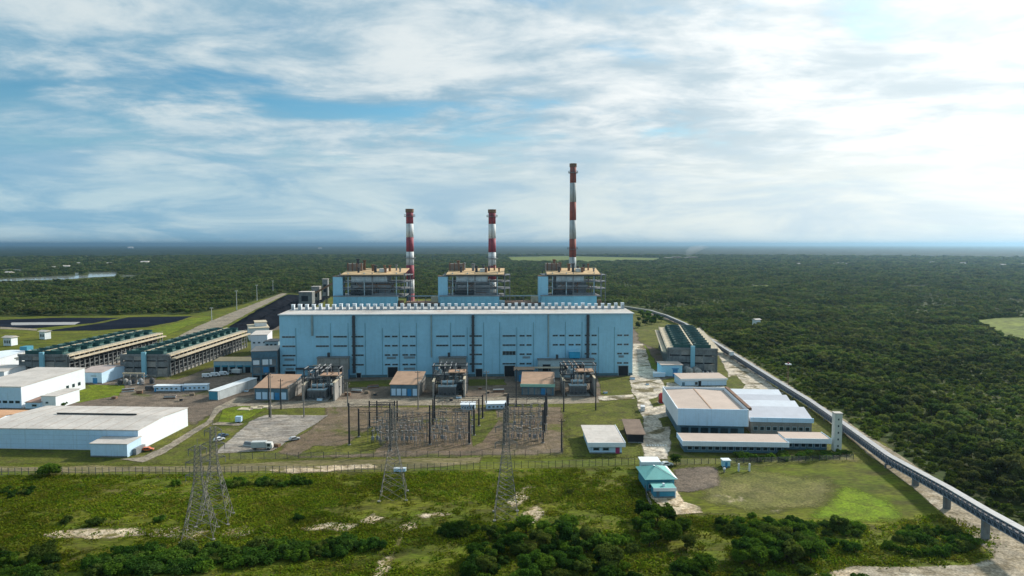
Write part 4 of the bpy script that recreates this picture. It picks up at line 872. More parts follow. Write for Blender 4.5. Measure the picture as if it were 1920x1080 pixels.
# concrete and steel service block left of the hall
t, W = building('service_block', 'tall framed service block with blue bands against the hall left end', 'service block', (473, 715), (520, 713), 20, 17.5, m_concd, m_pink, 'flat', ov=.5, plinth=False)
bx(t, 'top_band', m_navy, -.25, W + .25, -.3, -.02, 13.6, 17.2)
for z in (0, 4.4, 8.9): bx(t, 'floor_band', m_navy, -.15, W + .15, -.25, -.02, z + 3.7, z + 4.3)
for x in (0, .34, .66, .97): bx(t, 'column', m_navy, x * W, x * W + .6, -.4, -.26, 0, 13.5)
bx(t, 'panel', m_white, W * .42, W * .8, -.2, -.03, 9.4, 12.6); bx(t, 'panel', m_white, W * .05, W * .3, -.2, -.03, 9.6, 12.2); bx(t, 'door', m_bluedoor, W * .45, W * .66, -.22, -.03, 4.8, 8.2); bx(t, 'opening', m_black, W * .4, W * .9, -.2, -.03, .1, 3.4); bx(t, 'opening', m_black, W * .04, W * .3, -.2, -.03, .1, 3.2)
bx(t, 'opening', m_black, W * .68, W * .9, -.2, -.03, 4.7, 8.0)
t, W = building('white_block', 'white upper building with pale flat roof left of the turbine hall', 'building', (471, 668), (502, 667), 26, 15.0, m_white, m_greyroof, 'flat', ov=.4, plinth=False, wins=row(3, 9, 10.2, .5))
t, W = building('grey_block', 'low grey glazed block between white building and turbine hall', 'building', (497, 676), (522, 676), 12, 13.2, m_frame, m_dark, 'flat', ov=.4, wins=row(3, 8.6, 11.6, .7))
t, W = building('white_block', 'stepped white building with yellow edged roofs further back', 'building', (468, 640), (505, 638), 30, 10.5, m_white, m_sandst, 'flat', ov=.5, wins=row(4, 5, 6.2, .4))
bx(t, 'upper_storey', m_white, W * .35, W - 1, 10, 26, 10.75, 14.0); bx(t, 'upper_roof', m_sandst, W * .35 - .5, W - .5, 9.5, 26.5, 14.02, 14.4)

# right hand offices and shops
def hall_from_top(name, label, cat, tl, tr, bl_, z, fz, base, wm, rm, ang, inset=1.2):
    """building surveyed from its roof corners: parapet ring fz..z above a recessed wall"""
    a, b, c = Vector(G(*tl, z)), Vector(G(*tr, z)), Vector(G(*bl_, z)); W = (b - a).length; D = (c - a).length
    t = thing(name, label, cat, (*a, 0.1), math.radians(ang)); return t, W, D
t, W, D = hall_from_top('assembly_hall', 'large hall with tall white parapet and dusty pink roof right of road', 'hall', (1271.5, 766), (1398, 765.5), (1248, 725.5), 12.2, 5.2, 0, None, None, -4.6)
for nm, q in (('front_parapet', (0, W, -.4, .0)), ('back_parapet', (0, W, D, D + .4)), ('side_parapet', (-.4, 0, -.4, D + .4)), ('side_parapet', (W, W + .4, -.4, D + .4))): bx(t, nm, m_bluewhite if nm == 'front_parapet' else m_white, *q, 5.2, 12.2)  # front of the white parapet tinted blue to carry its skylit shade
r = B(); r.add([(.02, .02, 10.9), (W / 2, .02, 11.6), (W / 2, D - .02, 11.6), (.02, D - .02, 10.9)], [(0, 1, 2, 3)]); r.add([(W / 2, .02, 11.6), (W - .02, .02, 10.9), (W - .02, D - .02, 10.9), (W / 2, D - .02, 11.6)], [(0, 1, 2, 3)]); r.ob('roof', m_pink, t)
bx(t, 'ridge_cap', m_tan, W / 2 - .25, W / 2 + .25, .1, D - .1, 11.6, 11.75)
bx(t, 'wall', m_navy, 1.0, W - 1.0, 1.0, D - 1, 0, 5.3)
b = B(); b.box(W + .45, W + 1.9, 1, D, 11.6, 12.7); b.ob('rusty_gutter_walk', m_rust, t)
for k in range(6): bx(t, 'window', m_glass, 1.5 + k * (W - 4) / 6, 1.5 + (k + .75) * (W - 4) / 6, .9, .99, 1.2, 4.0)
t, W, D = hall_from_top('sawtooth_shop', 'workshop with pale blue sawtooth roof beside the white parapet hall', 'workshop', (1407, 783), (1524, 784), (1372, 737), 7.0, 5.0, 0, None, None, -4.6)
bx(t, 'wall', m_conc, .6, W - .6, .5, D, 0, 5.2); bx(t, 'front_fascia', m_bluewhite, 0, W, -.1, .35, 5.1, 7.0)
m_saw = mat('sawtooth_roof', (0.66, 0.70, 0.76), .6, var=.08)
for k in range(4):
    y0, y1 = .4 + k * D / 4, .4 + (k + 1) * D / 4 - .15
    B().add([(0, y0, 6.2), (W, y0, 6.2), (W, y1, 9.0), (0, y1, 9.0), (0, y1, 5.1), (W, y1, 5.1), (0, y0, 5.1), (W, y0, 5.1)], [(0, 1, 2, 3), (2, 5, 4, 3), (6, 7, 1, 0), (0, 3, 4, 6), (1, 7, 5, 2)]).ob('roof_bay', m_saw if k % 2 else mat('sawtooth_grey', (0.52, 0.54, 0.60), .6, var=.08), t)
    if k in (1, 2): bx(t, 'skylight', m_glass, W * .12 + k, W * .12 + k + W * .22, y0 + 3.2, y0 + 4.6, 6.9, 7.35)
for x0, x1, z0, z1 in row(9, 1.4, 3.2, .7): window(t, x0 * W, x1 * W, z0, z1, .5, 1)
t, W, D = hall_from_top('canteen', 'long low building with white fascia and tan roof, nearest the lawn', 'building', (1281, 827), (1473, 826), (1269, 811), 4.8, 2.8, 0, None, None, -2.9)
bx(t, 'front_fascia', m_white, -.3, W + .3, -.3, -.02, 2.9, 4.8); bx(t, 'roof', m_pink, -.1, W + .1, 0, D, 4.2, 4.6); bx(t, 'side_fascia', m_bluewhite, -.3, -.12, 0, D, 2.9, 4.8); bx(t, 'side_fascia', m_bluewhite, W + .12, W + .3, 0, D, 2.9, 4.8)
bx(t, 'wall', m_navy, .8, W - .8, 1.5, D - .5, 0, 4.19)
for x0, x1, z0, z1 in row(14, .9, 2.5, .75): window(t, x0 * W, x1 * W, z0, z1, 1.5, 1)
t, W, D = hall_from_top('small_canteen', 'shorter low white fascia building at the right end of its row', 'building', (1474, 822), (1556, 822), (1462, 809), 4.8, 2.8, 0, None, None, -2.9)
bx(t, 'front_fascia', m_white, -.3, W + .3, -.3, -.02, 2.9, 4.8); bx(t, 'roof', m_pink, -.1, W + .1, 0, D, 4.2, 4.6); bx(t, 'side_fascia', m_bluewhite, W + .12, W + .3, 0, D, 2.9, 4.8); bx(t, 'wall', m_navy, .8, W - .8, 1.5, D - .5, 0, 4.19)
for x0, x1, z0, z1 in row(6, .9, 2.5, .75): window(t, x0 * W, x1 * W, z0, z1, 1.5, 1)
p = G(1568, 845); t = thing('water_tower', 'slender square white tower beside the conveyor', 'tower', (*p, 0.1), math.radians(-4))
bx(t, 'shaft', mat('tower_white', (0.62, 0.63, 0.58), .8, var=.1, scale=.4, streak=.5, dirtcol=(.36, .36, .30)), -1.4, 1.4, -1.4, 1.4, 0, 14.6); bx(t, 'cap', m_greyroof, -1.55, 1.55, -1.55, 1.55, 14.6, 15.0)
for k in range(5): bx(t, 'slot_window', m_glass, -.25, .25, -1.46, -1.41, 1.8 + k * 2.6, 2.5 + k * 2.6)
t, W = building('long_shed', 'low shed with tan roof behind the white parapet hall', 'shed', (1277, 725), (1362, 724), 13, 4.2, m_bluewhite, m_pink, 'mono', .6, .5, wins=[(.3, .37, .8, 2.6)], doors=[(.38, .44, 3, m_black), (.02, .08, 2.4, m_navy)], fascia=m_white)
t, W = building('pump_house', 'pale blue switch house with bright blue door before the right cooling bank', 'pump house', (1240, 707), (1279, 707), 12, 7.2, m_hall, m_pink, 'flat', ov=.5, doors=[(.55, .78, 4.6, m_bluedoor)])
bx(t, 'door_hood', m_bluedoor, W * .5, W * .82, -1.0, -.02, 4.9, 5.3)
building('store_box', 'small white store box beside the switch house', 'box', (1227, 708.5), (1247, 708.5), 4, 2.6, m_bluewhite, m_white, 'flat')
t, W = building('house', 'small white house with wide flat roof at the switchyard corner', 'house', (1106, 851), (1166, 851), 24, 4.2, m_bluewhite, m_greyroof, 'flat', ov=1.0, wins=[(.1, .3, 1.2, 2.4), (.4, .6, 1.2, 2.4)], doors=[(.80, .93, 2.4, mat('magenta_door', (.40, .05, .15), .6))])
bx(t, 'fascia', m_white, -1.05, W + 1.05, -1.25, -1.03, 2.9, 4.6); bx(t, 'side_fascia', m_white, W + 1.03, W + 1.25, -1.25, 25, 2.9, 4.6)
t, W = building('open_shed', 'open sided shed with brown roof beside the small white house', 'shed', (1178, 831), (1204, 829), 20, 3.6, m_black, mat('brown_roof', (.20, .145, .11), .9, var=.3), 'mono', .6, .8, ang=-4)
# gatehouse group
t, W = building('gatehouse', 'gatehouse with teal hipped roof on the sandy drive', 'gatehouse', (1213, 923), (1264, 922), 11.5, 4.3, m_tealw, m_teal, 'hip', 2.6, .9, wins=[(.05, .2, 1.2, 2.6)])
B().add([(W + .92, -.9, 4.36), (W + .92, 12.4, 4.36), (W - 5.6, 5.75, 6.98)], [(0, 1, 2)]).ob('pale_roof_slope', m_white, t)
t, W = building('gate_lodge', 'blue flat roofed lodge in front of the teal gatehouse', 'lodge', (1227, 934.5), (1265, 934), 4.6, 3.1, mat('lodge_blue', (.05, .27, .42), .7), m_teal, 'flat', ov=.4, doors=[(.1, .25, 2.2, m_navy)], fascia=m_white)
bx(t, 'end_wall', m_bluewhite, W + .01, W + .3, -.2, 4.8, 0, 3.0); bx(t, 'vent', m_white, W * .45, W * .55, 1, 1.8, 3.35, 4.2)
t, W = building('guard_store', 'white and pale blue box shelter behind the gatehouse', 'shelter', (1204, 885), (1236, 885), 5, 3.4, m_bluewhite, m_white, 'flat', ov=.5, plinth=False, fascia=m_white)
bx(t, 'pale_blind', mat('blind', (.62, .74, .85), .6, ribs=.5), W * .1, W * .9, -.08, -.01, .5, 2.6)
t, W = building('kiosk', 'small blue kiosk standing on the lawn before the canteen', 'kiosk', (1356, 877), (1369, 877), 2.4, 2.4, m_hall, m_white, 'flat', ov=.3, doors=[(.3, .6, 1.9, m_bluedoor)])
p = G(1395, 884); t = thing('goal_frame', 'low railed frame with two white posts on the lawn', 'frame', (*p, .1), 0)
for x in (-1.9, 1.9): B().lathe([(.35, 0), (.35, 2.7), (.2, 2.8)], (x, 0), 10).ob('post', m_cwhite, t)
for z in (.5, 1.1): B().tube((-1.6, 0, z), (1.6, 0, z), .07, 5).ob('rail', m_conc, t)
p = G(1358, 886); t = thing('marker_post', 'short white capped pedestal left of the kiosk', 'pedestal', (*p, .1)); B().lathe([(.3, 0), (.25, 1.0)], n=8).ob('base', m_conc, t); B().lathe([(.5, 1.0), (.5, 1.5), (.1, 1.7)], n=10).ob('cap', m_cwhite, t)
p = G(1242, 756); t = thing('fire_tank', 'red cylindrical fire water tank by the parapet hall corner', 'tank', (*p, .1))
B().lathe([(1.9, 0), (1.9, 4.4), (1.2, 5.0), (.2, 5.2)], n=20).ob('shell', mat('fire_red', (.50, .05, .05), .5), t, True); B().tube((-1.95, 0, .3), (-1.95, 0, 4.6), .1, 6).ob('pipe', m_steel, t); bx(t, 'foot', m_conc, -2.2, 2.2, -2.2, 2.2, 0, .2)
# horizontal tanks and pumps before the right cooling bank
for px, py, r_, lab in ((1293, 706, 2.4, 'larger grey dished tank, left of the pair below the cooling bank'), (1309, 706, 2.2, 'grey dished tank, right of the pair below the cooling bank')):
    p = G(px, py); t = thing('pressure_tank', lab, 'tank', (*p, .1), 0, 'tanks by the right cooling bank')
    b = B(); n = 16; prof = [(0.05, -1.2), (r_ * .6, -1.0), (r_ * .9, -.5), (r_, 0), (r_, 7), (r_ * .8, 7.6), (.1, 7.9)]
    vs_ = [(rr_ * math.cos(2 * math.pi * i / n), yy_, r_ + .5 + rr_ * math.sin(2 * math.pi * i / n)) for rr_, yy_ in prof for i in range(n)]
    b.add(vs_, [(j * n + i, (j + 1) * n + i, (j + 1) * n + (i + 1) % n, j * n + (i + 1) % n) for j in range(len(prof) - 1) for i in range(n)]); b.ob('shell', m_conc, t, True)
    for y in (1, 5.5): bx(t, 'saddle', m_concd, -r_ * .8, r_ * .8, y, y + .6, 0, .9)
    B().tube((0, 3, r_ * 2 + .4), (0, 3, r_ * 2 + 2), .25, 8).ob('nozzle', m_steel, t)
for k in range(5):
    p = G(1318 + k * 4.2, 706 - (k % 2) * 3); t = thing('pump', 'dark pump set in the row right of the dished tanks', 'pump', (*p, .1), .2, 'pumps by the right cooling bank')
    B().lathe([(.9, 0.4), (1.1, 1.2), (1.1, 2.2), (.6, 2.9), (.2, 3.1)], n=10).ob('motor', m_dark if k % 2 else m_steel, t); bx(t, 'base', m_concd, -1.1, 1.1, -1.1, 1.1, 0, .4); B().tube((0, .6, 1), (0, 3.2, 1.4), .35, 8).ob('pipe', m_steel, t)
p = G(1297, 697); t = thing('portal_frame', 'beige portal frame over the tanks by the cooling bank', 'frame', (*p, .1), -.05)
for x in (-4.2, 0, 4.2): bx(t, 'post', m_sandst, x - .3, x + .3, -.3, .3, 0, 7.2)
bx(t, 'beam', m_sandst, -4.6, 4.6, -.35, .35, 7.2, 8.0); bx(t, 'beam', m_sandst, -4.6, 4.6, -.35, .35, 4.6, 5.0)

# cluttered pump yards on the left
def pump_yard(x, y, n, lab, seed):
    r = random.Random(seed); t = thing('pipe_rack', lab, 'pipe rack', (x, y, .1), -.05)
    for k in range(4): bx(t, 'post', m_conc, k * 4 - .25, k * 4 + .25, -.25, .25, 0, 5.2)
    bx(t, 'beam', m_sandst, -.5, 12.5, -.35, .35, 5.2, 5.9)
    for k in range(3): B().tube((-.5, 1 + k * .7, 4.2), (13, 1 + k * .7, 4.2), .25, 6).ob('pipe', r.choice([m_steel, m_frame, m_rust]), t)
    for k in range(n):
        a, b_ = r.uniform(-8, 18), r.uniform(-7, -1)
        u = thing('pump', 'grey pump and valve set beside ' + lab.split(' with ')[0], 'pump', (x + a, y + b_, .1), r.uniform(0, 3), 'pumps beside ' + lab.split(' with ')[0])
        s = r.uniform(.8, 1.5)
        B().lathe([(.8 * s, .3), (1.0 * s, 1.0 * s), (.9 * s, 1.9 * s), (.3 * s, 2.5 * s)], n=10).ob('motor', r.choice([m_steel, m_dark, m_conc]), u); bx(u, 'base', m_concd, -s, s, -s, s, 0, .3); B().tube((0, .5, s * .8), (0, 2.6, s * .8), .3, 8).ob('pipe', r.choice([m_steel, m_bluewhite]), u)
pump_yard(*G(40, 722), 7, 'low pipe rack with pumps in front of the leftmost cooling bank', 1)
pump_yard(*G(232, 718), 7, 'low pipe rack with pumps beside the blue pump house', 2)

# ------------------------------------------------------------------ transformers and their houses before the hall
def transformer(x, y, rz, lab):
    t = thing('transformer', lab, 'transformer', (x, y, .1), rz, 'transformers before the turbine hall')
    bx(t, 'plinth', m_conc, -6, 6, -4, 4, 0, .6); bx(t, 'tank', m_steel, -4.6, 4.6, -2.2, 2.2, .6, 5.2); bx(t, 'lid', m_frame, -4.8, 4.8, -2.4, 2.4, 5.2, 5.5)
    fin = B().box(-.07, .07, -1.0, 0, 1.0, 4.8).mesh('radiator_fin', m_steel)
    for k in range(12): inst(fin, 'radiator_fin', t, (-4.2 + k * .76, -2.25, 0))
    cons = B(); cons.tube((-3.5, 1.4, 7.0), (3.5, 1.4, 7.0), .8, 12); cons.ob('conservator', m_frame, t)
    bush = B().lathe([(.35, 5.5), (.18, 5.9)] + [(.34 if k % 2 else .18, 5.9 + k * .3) for k in range(9)] + [(.1, 8.8)], n=8).mesh('bushing', mat('porcelain', (.42, .30, .24), .35))
    for x_ in (-3, 0, 3): inst(bush, 'bushing', t, (x_, -.8, 0))
    for x_ in (-2, 2): B().tube((x_, 1.4, 5.5), (x_, 1.4, 6.4), .15, 6).ob('support', m_steel, t)
    for k in range(4): B().lathe([(.6, 1.4), (.6, 2.0)], (-3.6 + k * 2.4, -3.5), 10).ob('cooling_fan', m_dark, t)
    return t
UNITS = [(478, 541, 750, 563, 705, 600, 'left'), (732, 785, 743, 809, 701, 843, 'middle'), (978, 1038, 741, 1043, 698, 1087, 'right')]
for i, (x0, x1, yb, xr, yt, xc, who) in enumerate(UNITS):
    green = i == 2
    t, W = building('relay_house', {0: 'left relay house with tan sloping roof and pale blue doors', 1: 'middle relay house with tan roof and blue front', 2: 'right relay house with green fascia and tan roof'}[i], 'relay house', (x0, yb), (x1, yb), 19, 6.2 if not green else 5.4, m_navy, m_tan, 'mono', 3.2, .5, ang=-3, plinth=False, group='relay houses before the hall')
    if green: bx(t, 'green_fascia', mat('mint_fascia', (.28, .50, .40), .7), -.7, W + .7, -.95, -.55, 4.6, 6.1)
    for k in range(5):
        if k != 3 or green: bx(t, 'door_panel', m_bluewhite if not green else m_concd, W * (.04 + k * .19), W * (.04 + k * .19) + W * .15, -.12, -.01, .4, 4.0)
    bx(t, 'door', m_bluedoor, W * .61, W * .74, -.14, -.01, .1, 3.8)
    bx(t, 'end_wall', m_conc, W + .02, W + .5, -.3, 19, 0, 7.5)
    # fire walls and transformers
    p0 = G(xc - 20, yb + 3); p1 = G(xc + 30, yb + 2)
    transformer(*G(xc - 4, yb - 1), math.radians(2), f'grey {who} unit transformer between concrete fire walls')
    if i != 2: transformer(*G(xc + 8, yb - 10), math.radians(2), f'grey rear transformer behind the {who} unit transformer')
    for k, (px, lab2) in enumerate(((xc - 30, 'left'), (xc + 28, 'right'))):
        q = G(px, yb + 1); fw = thing('fire_wall', f'pale concrete fire wall on the {lab2} side of the {who} transformer bay', 'wall', (*q, .1), math.radians(2), 'fire walls of the transformer bays')
        bx(fw, 'wall', m_conc, -.4, .4, -2, 15, 0, 9.4 if k else 8.2); bx(fw, 'coping', m_sandst, -.6, .6, -2.2, 15.2, 9.4 if k else 8.2, 9.7 if k else 8.5)
        if k: bx(fw, 'roof_ledge', m_tan, -9, .6, 6, 15.2, 11.4, 11.8); [bx(fw, 'ledge_post', m_steel, xx, xx + .3, 6.2, 6.5, 0, 11.4) for xx in (-8.6, -4.4, -.2)]
    # steel rack over the bay
    q = G(xc, yb - 2); s = thing('bus_structure', f'weathered steel bus structure over the {who} transformer bay', 'steel frame', (*q, .1), math.radians(2), 'bus structures before the hall')
    for xx in (-9, -3, 3, 9):
        for yy in (4, 13): bx(s, 'post', m_dark if xx < 0 else m_steel, xx - .28, xx + .28, yy - .28, yy + .28, 0, 15)
    for yy in (4, 13):
        for z in (5.2, 9.4, 14.5): bx(s, 'beam', m_dark, -9.6, 9.6, yy - .25, yy + .25, z, z + .5)
    for xx in (-9, -3, 3, 9): bx(s, 'cross_beam', m_steel, xx - .2, xx + .2, 4.3, 12.7, 14.55, 14.95)
    for k in range(3): B().tube((-6 + k * 3, 4, 13.4), (-6 + k * 3, 26, 13.4), .35, 8).ob('bus_duct', mat('copper_duct', (.48, .36, .28), .6) if i == 2 else m_steel, s)
    if i == 2:
        for k in range(3): B().lathe([(.55, 0), (.55, 9.5), (.35, 10)], (-1.8 + k * 1.9, 2.5), 10).ob('vertical_bus', mat('copper_pale', (.60, .47, .38), .6), s)
    bx(s, 'grating', m_concd, -9, 9, 4.3, 12.7, 9.95, 10.1)
    for k in range(10): bx(s, 'switch_box', random.choice([m_steel, m_frame, m_rust, m_conc]), (xk := random.uniform(-9, 8)), xk + random.uniform(.7, 1.6), (yk := random.uniform(4.5, 11)), yk + 1.0, (zk := random.choice([10.15, 10.15, 0.0])), zk + random.uniform(.8, 2.4))
    for k in range(14): B().tube((random.uniform(-9, 9), random.uniform(3, 13), 0), (random.uniform(-9, 9), random.uniform(3, 13), random.uniform(7, 11)), .14, 5).ob('stay', m_steel, s)
    # annex on the hall front
    u0, u1 = facade_u((598, 824, 1008)[i]), facade_u((655, 874, 1112)[i]); q = frame_loc(u0, -5.2)
    a = thing('hall_annex', f'grey concrete annex against the hall front behind the {who} bay', 'annex', (*q, .1), A_HALL, 'annexes on the hall front'); Wd = u1 - u0
    hh = (12.6, 12.2, 10.6)[i]; bx(a, 'wall', m_frame if i == 2 else m_conc, 0, Wd, 0, 5.0, 0, hh); bx(a, 'roof', m_concd, -.4, Wd + .4, -.4, 5.05, hh, hh + .4); bx(a, 'vent_box', m_dark, Wd * .32, Wd * .32 + 1.4, 1, 2.4, hh + .4, hh + 3)
    for k in range(3): bx(a, 'opening', m_black, Wd * (.08 + k * .3), Wd * (.22 + k * .3), -.06, -.005, 4, 8)
    bx(a, 'canopy', m_sandst, -12 if i == 2 else -2, Wd * .45, -4.5, -.45, hh - 4.2, hh - 3.8); 
    for k in range(3): bx(a, 'canopy_post', m_steel, -1.6 + k * Wd * .22, -1.3 + k * Wd * .22, -4.2, -3.9, 0, hh - 4.2)
    bx(a, 'blue_door', m_bluedoor, Wd + .02, Wd + .15, 1, 4, 0, 5.4)
    if i == 2:
        o = thing('water_tank', 'bright blue box tank on the right hall annex roof', 'tank', (*frame_loc(facade_u(1066), -4.4), hh + .5), A_HALL); bx(o, 'box', mat('tank_blue', (.03, .32, .55), .6), 0, 6.4, 0, 3.4, .5, 4.4); [bx(o, 'foot', m_dark, xx, xx + .4, .3, 3, 0, .5) for xx in (.4, 2.9, 5.4)]; bx(o, 'lid', m_hall, -.15, 6.55, -.15, 3.55, 4.4, 4.6)
t, W = building('canopy_house', 'low building with tan flat canopy left of the green fascia relay house', 'building', (966, 716), (1000, 716), 8, 7.0, m_navy, m_tan, 'flat', ov=.8, doors=[(.2, .45, 4, m_bluedoor), (.5, .75, 4, m_bluedoor)])
for k, (a, b, lab) in enumerate([((864, 770), (890, 770), 'short white low building behind the switchyard, left of its pair'), ((912, 769), (954, 768), 'longer white low building behind the switchyard, right of its pair')]):
    building('control_cabin', lab, 'cabin', a, b, 6, 2.7, m_bluewhite, m_white, 'flat', wins=row(5, 1.0, 1.9, .6), group='cabins behind the switchyard')

# ------------------------------------------------------------------ switchyard
m_galv = mat('galvanised', (0.21, 0.20, 0.185), .55, var=.2, scale=.8, dirt=.3, dirtcol=(.2, .15, .11))
m_darkpost = mat('tarred_post', (.030, .034, .040), .8, var=.3)
m_porc = MATS['porcelain']; m_porcg = mat('grey_porcelain', (.24, .23, .22), .35)
def gantry(bases, h, lab, beam=True, m=m_darkpost):
    P = [Vector((*G(*b), 0)) for b in bases]; t = thing('gantry', lab, 'gantry', (*P[0].xy, .12), 0, 'gantries of the switchyard')
    for q in P:
        d = q - P[0]; B().tube((d.x, d.y, -.1), (d.x, d.y, h), .42, 8, .30).ob('post', m, t); B().lathe([(.7, 0), (.7, .35)], (d.x, d.y), 8).ob('footing', m_conc, t)
    if beam:
        for a, c in zip(P[:-1], P[1:]):
            a, c = a - P[0], c - P[0]; b = B(); z = Vector((0, 0, h - 1.6)); n = max(4, int((c - a).length / 2))
            up = Vector((0, 0, .9))
            b.tube(a + z, c + z, .10, 4); b.tube(a + z + up, c + z + up, .10, 4)
            for k in range(n): p_, q_ = a.lerp(c, k / n), a.lerp(c, (k + 1) / n); b.tube(p_ + z, q_ + z + up, .06, 4); b.tube(q_ + z, q_ + z + up, .06, 4)
            b.ob('beam', m_darkpost, t)
            for k in range(3):
                p_ = a.lerp(c, (k + .7) / 3.4) + z; B().tube(p_, p_ - Vector((0, 0, 1.8)), .13, 6).ob('insulator_string', m_porc, t)
    return t
gantry([(655, 835), (732, 836)], 17, 'tall front gantry at the left corner of the switchyard')
gantry([(673, 820), (735, 821)], 12, 'second gantry from the front on the left of the switchyard')
gantry([(693, 803), (740, 803)], 12, 'third gantry from the front on the left of the switchyard')
gantry([(707, 793), (745, 793)], 10, 'fourth gantry from the front on the left of the switchyard')
gantry([(732, 846), (806, 834), (880, 833)], 13.5, 'wide front gantry across the middle switchyard bays')
gantry([(806, 818), (889, 817)], 13, 'second gantry across the middle switchyard bays')
gantry([(812, 800), (898, 799)], 12, 'third gantry across the middle switchyard bays')
gantry([(815, 786), (905, 785)], 11, 'fourth gantry across the middle switchyard bays')
gantry([(945, 834), (1018, 831)], 13.5, 'front gantry of the right switchyard bay')
gantry([(948, 812), (1021, 811)], 13, 'second gantry of the right switchyard bay')
gantry([(951, 797), (1023, 796)], 13, 'third gantry of the right switchyard bay')
gantry([(953, 782), (1025, 781)], 11, 'rear gantry of the right switchyard bay')
for a, b, h, lab, m in [(505, 783, 21, 'dark twin pole left of the concrete pad', m_darkpost), (527, 768, 15, 'dark pole before the left relay house', m_darkpost), (570, 783, 19, 'pale pole at the pad corner before the left transformer', m_galv), (508, 784, 20, 'pale mate of the dark twin pole by the pad', m_galv),
                        (1057, 772, 19, 'dark pole before the right transformer bay', m_darkpost), (1117, 770, 19, 'thick dark pole right of the right transformer bay', m_darkpost), (968, 764, 19, 'dark pole before the green fascia relay house', m_darkpost), (1053, 848, 13, 'dark corner pole where switchyard meets the bright lawn', m_darkpost), (652, 762, 12, 'slim pole on the road left of the middle relay house', m_galv), (912, 768, 19, 'slim pale mast beside the white cabins', m_galv), (784, 768, 19, 'slim pale mast before the middle relay house', m_galv)]:
    p = G(a, b); t = thing('pole', lab, 'pole', (*p, .1), 0, 'poles about the switchyard'); B().tube((0, 0, -.1), (0, 0, h), .34, 8, .2).ob('shaft', m, t); B().tube((-1.2, 0, h - 1), (1.2, 0, h - 1), .1, 5).ob('cross_arm', m, t)
    for x in (-1.1, 0, 1.1): B().lathe([(.12, h - .9), (.2, h - .6), (.08, h - .3)], (x, 0), 6).ob('insulator', m_porc, t)
def insulator(h0, h1, m):
    n = 8; return B().lathe([(.12, h0)] + [(.28 if k % 2 else .15, h0 + (h1 - h0) * (k + .5) / n) for k in range(n)] + [(.1, h1)], n=7).mesh('insulator', m)
ins_a, ins_b = insulator(2.4, 5.2, m_porc), insulator(2.4, 4.6, m_porcg)
stand = B(); [stand.tube((x, y, 0), (x * .5, y * .5, 2.4), .08, 4) for x in (-.4, .4) for y in (-.4, .4)]; stand.box(-.4, .4, -.4, .4, 2.3, 2.42); stand = stand.mesh('stand', m_galv)
head = B().box(-.9, .9, -.12, .12, 5.2, 5.5).mesh('terminal', m_galv); ring = B().lathe([(.5, 4.6), (.6, 4.8), (.5, 5.1)], n=10).mesh('terminal', m_galv)
tankm = B().box(-.55, .55, -.45, .45, 1.1, 2.5).mesh('tank', m_steel); armm = B().box(-1.9, 1.9, -.1, .1, 4.7, 4.9).mesh('blade', m_galv)
def device(kind, x, y, lab, grp):
    t = thing({'p': 'post_insulator', 'd': 'disconnector', 'c': 'circuit_breaker'}[kind], lab, {'p': 'insulator', 'd': 'disconnector', 'c': 'breaker'}[kind], (x, y, .12), random.uniform(-.05, .05), grp)
    if kind == 'p': inst(stand, 'stand', t); inst(ins_a, 'insulator', t); inst(head, 'terminal', t)
    elif kind == 'c': inst(stand, 'stand', t); inst(tankm, 'tank', t); inst(ins_b, 'insulator', t); inst(ring, 'terminal', t)
    else:
        for s_ in (-1.7, 1.7): inst(stand, 'stand', t, (s_, 0, 0)); inst(ins_b, 'insulator', t, (s_, 0, 0))
        inst(armm, 'blade', t)
bays = [('left', 690, 800, 838, 790, 4), ('middle', 806, 878, 836, 788, 3), ('right', 950, 1018, 834, 776, 3)]
for who, xa, xb, y0, y1, nb in bays:
    for rI in range(8):
        f = rI / 7; py = y0 + (y1 - y0) * f; kd = 'pcdpcdpdc'[rI]; nph = nb * 3
        for c in range(nph):
            if (kd == 'd' and c % 2) or random.random() < .30: continue
            sh = f * (18 if who != 'right' else 5)
            x, y = G(xa + (xb - xa) * (c + .5 + random.uniform(-.25, .25)) / nph + sh, py + random.uniform(-1.8, 1.8)); nm = {'p': 'post insulator', 'd': 'disconnector', 'c': 'breaker'}[kd]
            device(kd, x, y, f'grey {nm}, {["front","second","third","fourth","fifth","sixth","seventh","last"][rI]} row of the {who} switchyard bay', f'{nm}s of the {who} bay row {rI + 1}')
    for rI in range(3):      # tubular busbars
        a = Vector((*G(xa, y0 - 8 - rI * 14), 7.0)); b_ = Vector((*G(xb, y0 - 8 - rI * 14), 7.0)); t = thing('busbar', f'tubular busbar {["nearest the front","midway","furthest back"][rI]} over the {who} switchyard bay', 'busbar', (*a.xy, .1), 0, 'busbars')
        d = b_ - a; B().tube((0, 0, 6.6), (d.x, d.y, 6.6), .12, 6).ob('tube', m_galv, t)
        for k in range(4): q = Vector((d.x, d.y, 0)) * (k / 3); B().tube((q.x, q.y, 0), (q.x, q.y, 6.6), .12, 5).ob('support', m_galv, t)

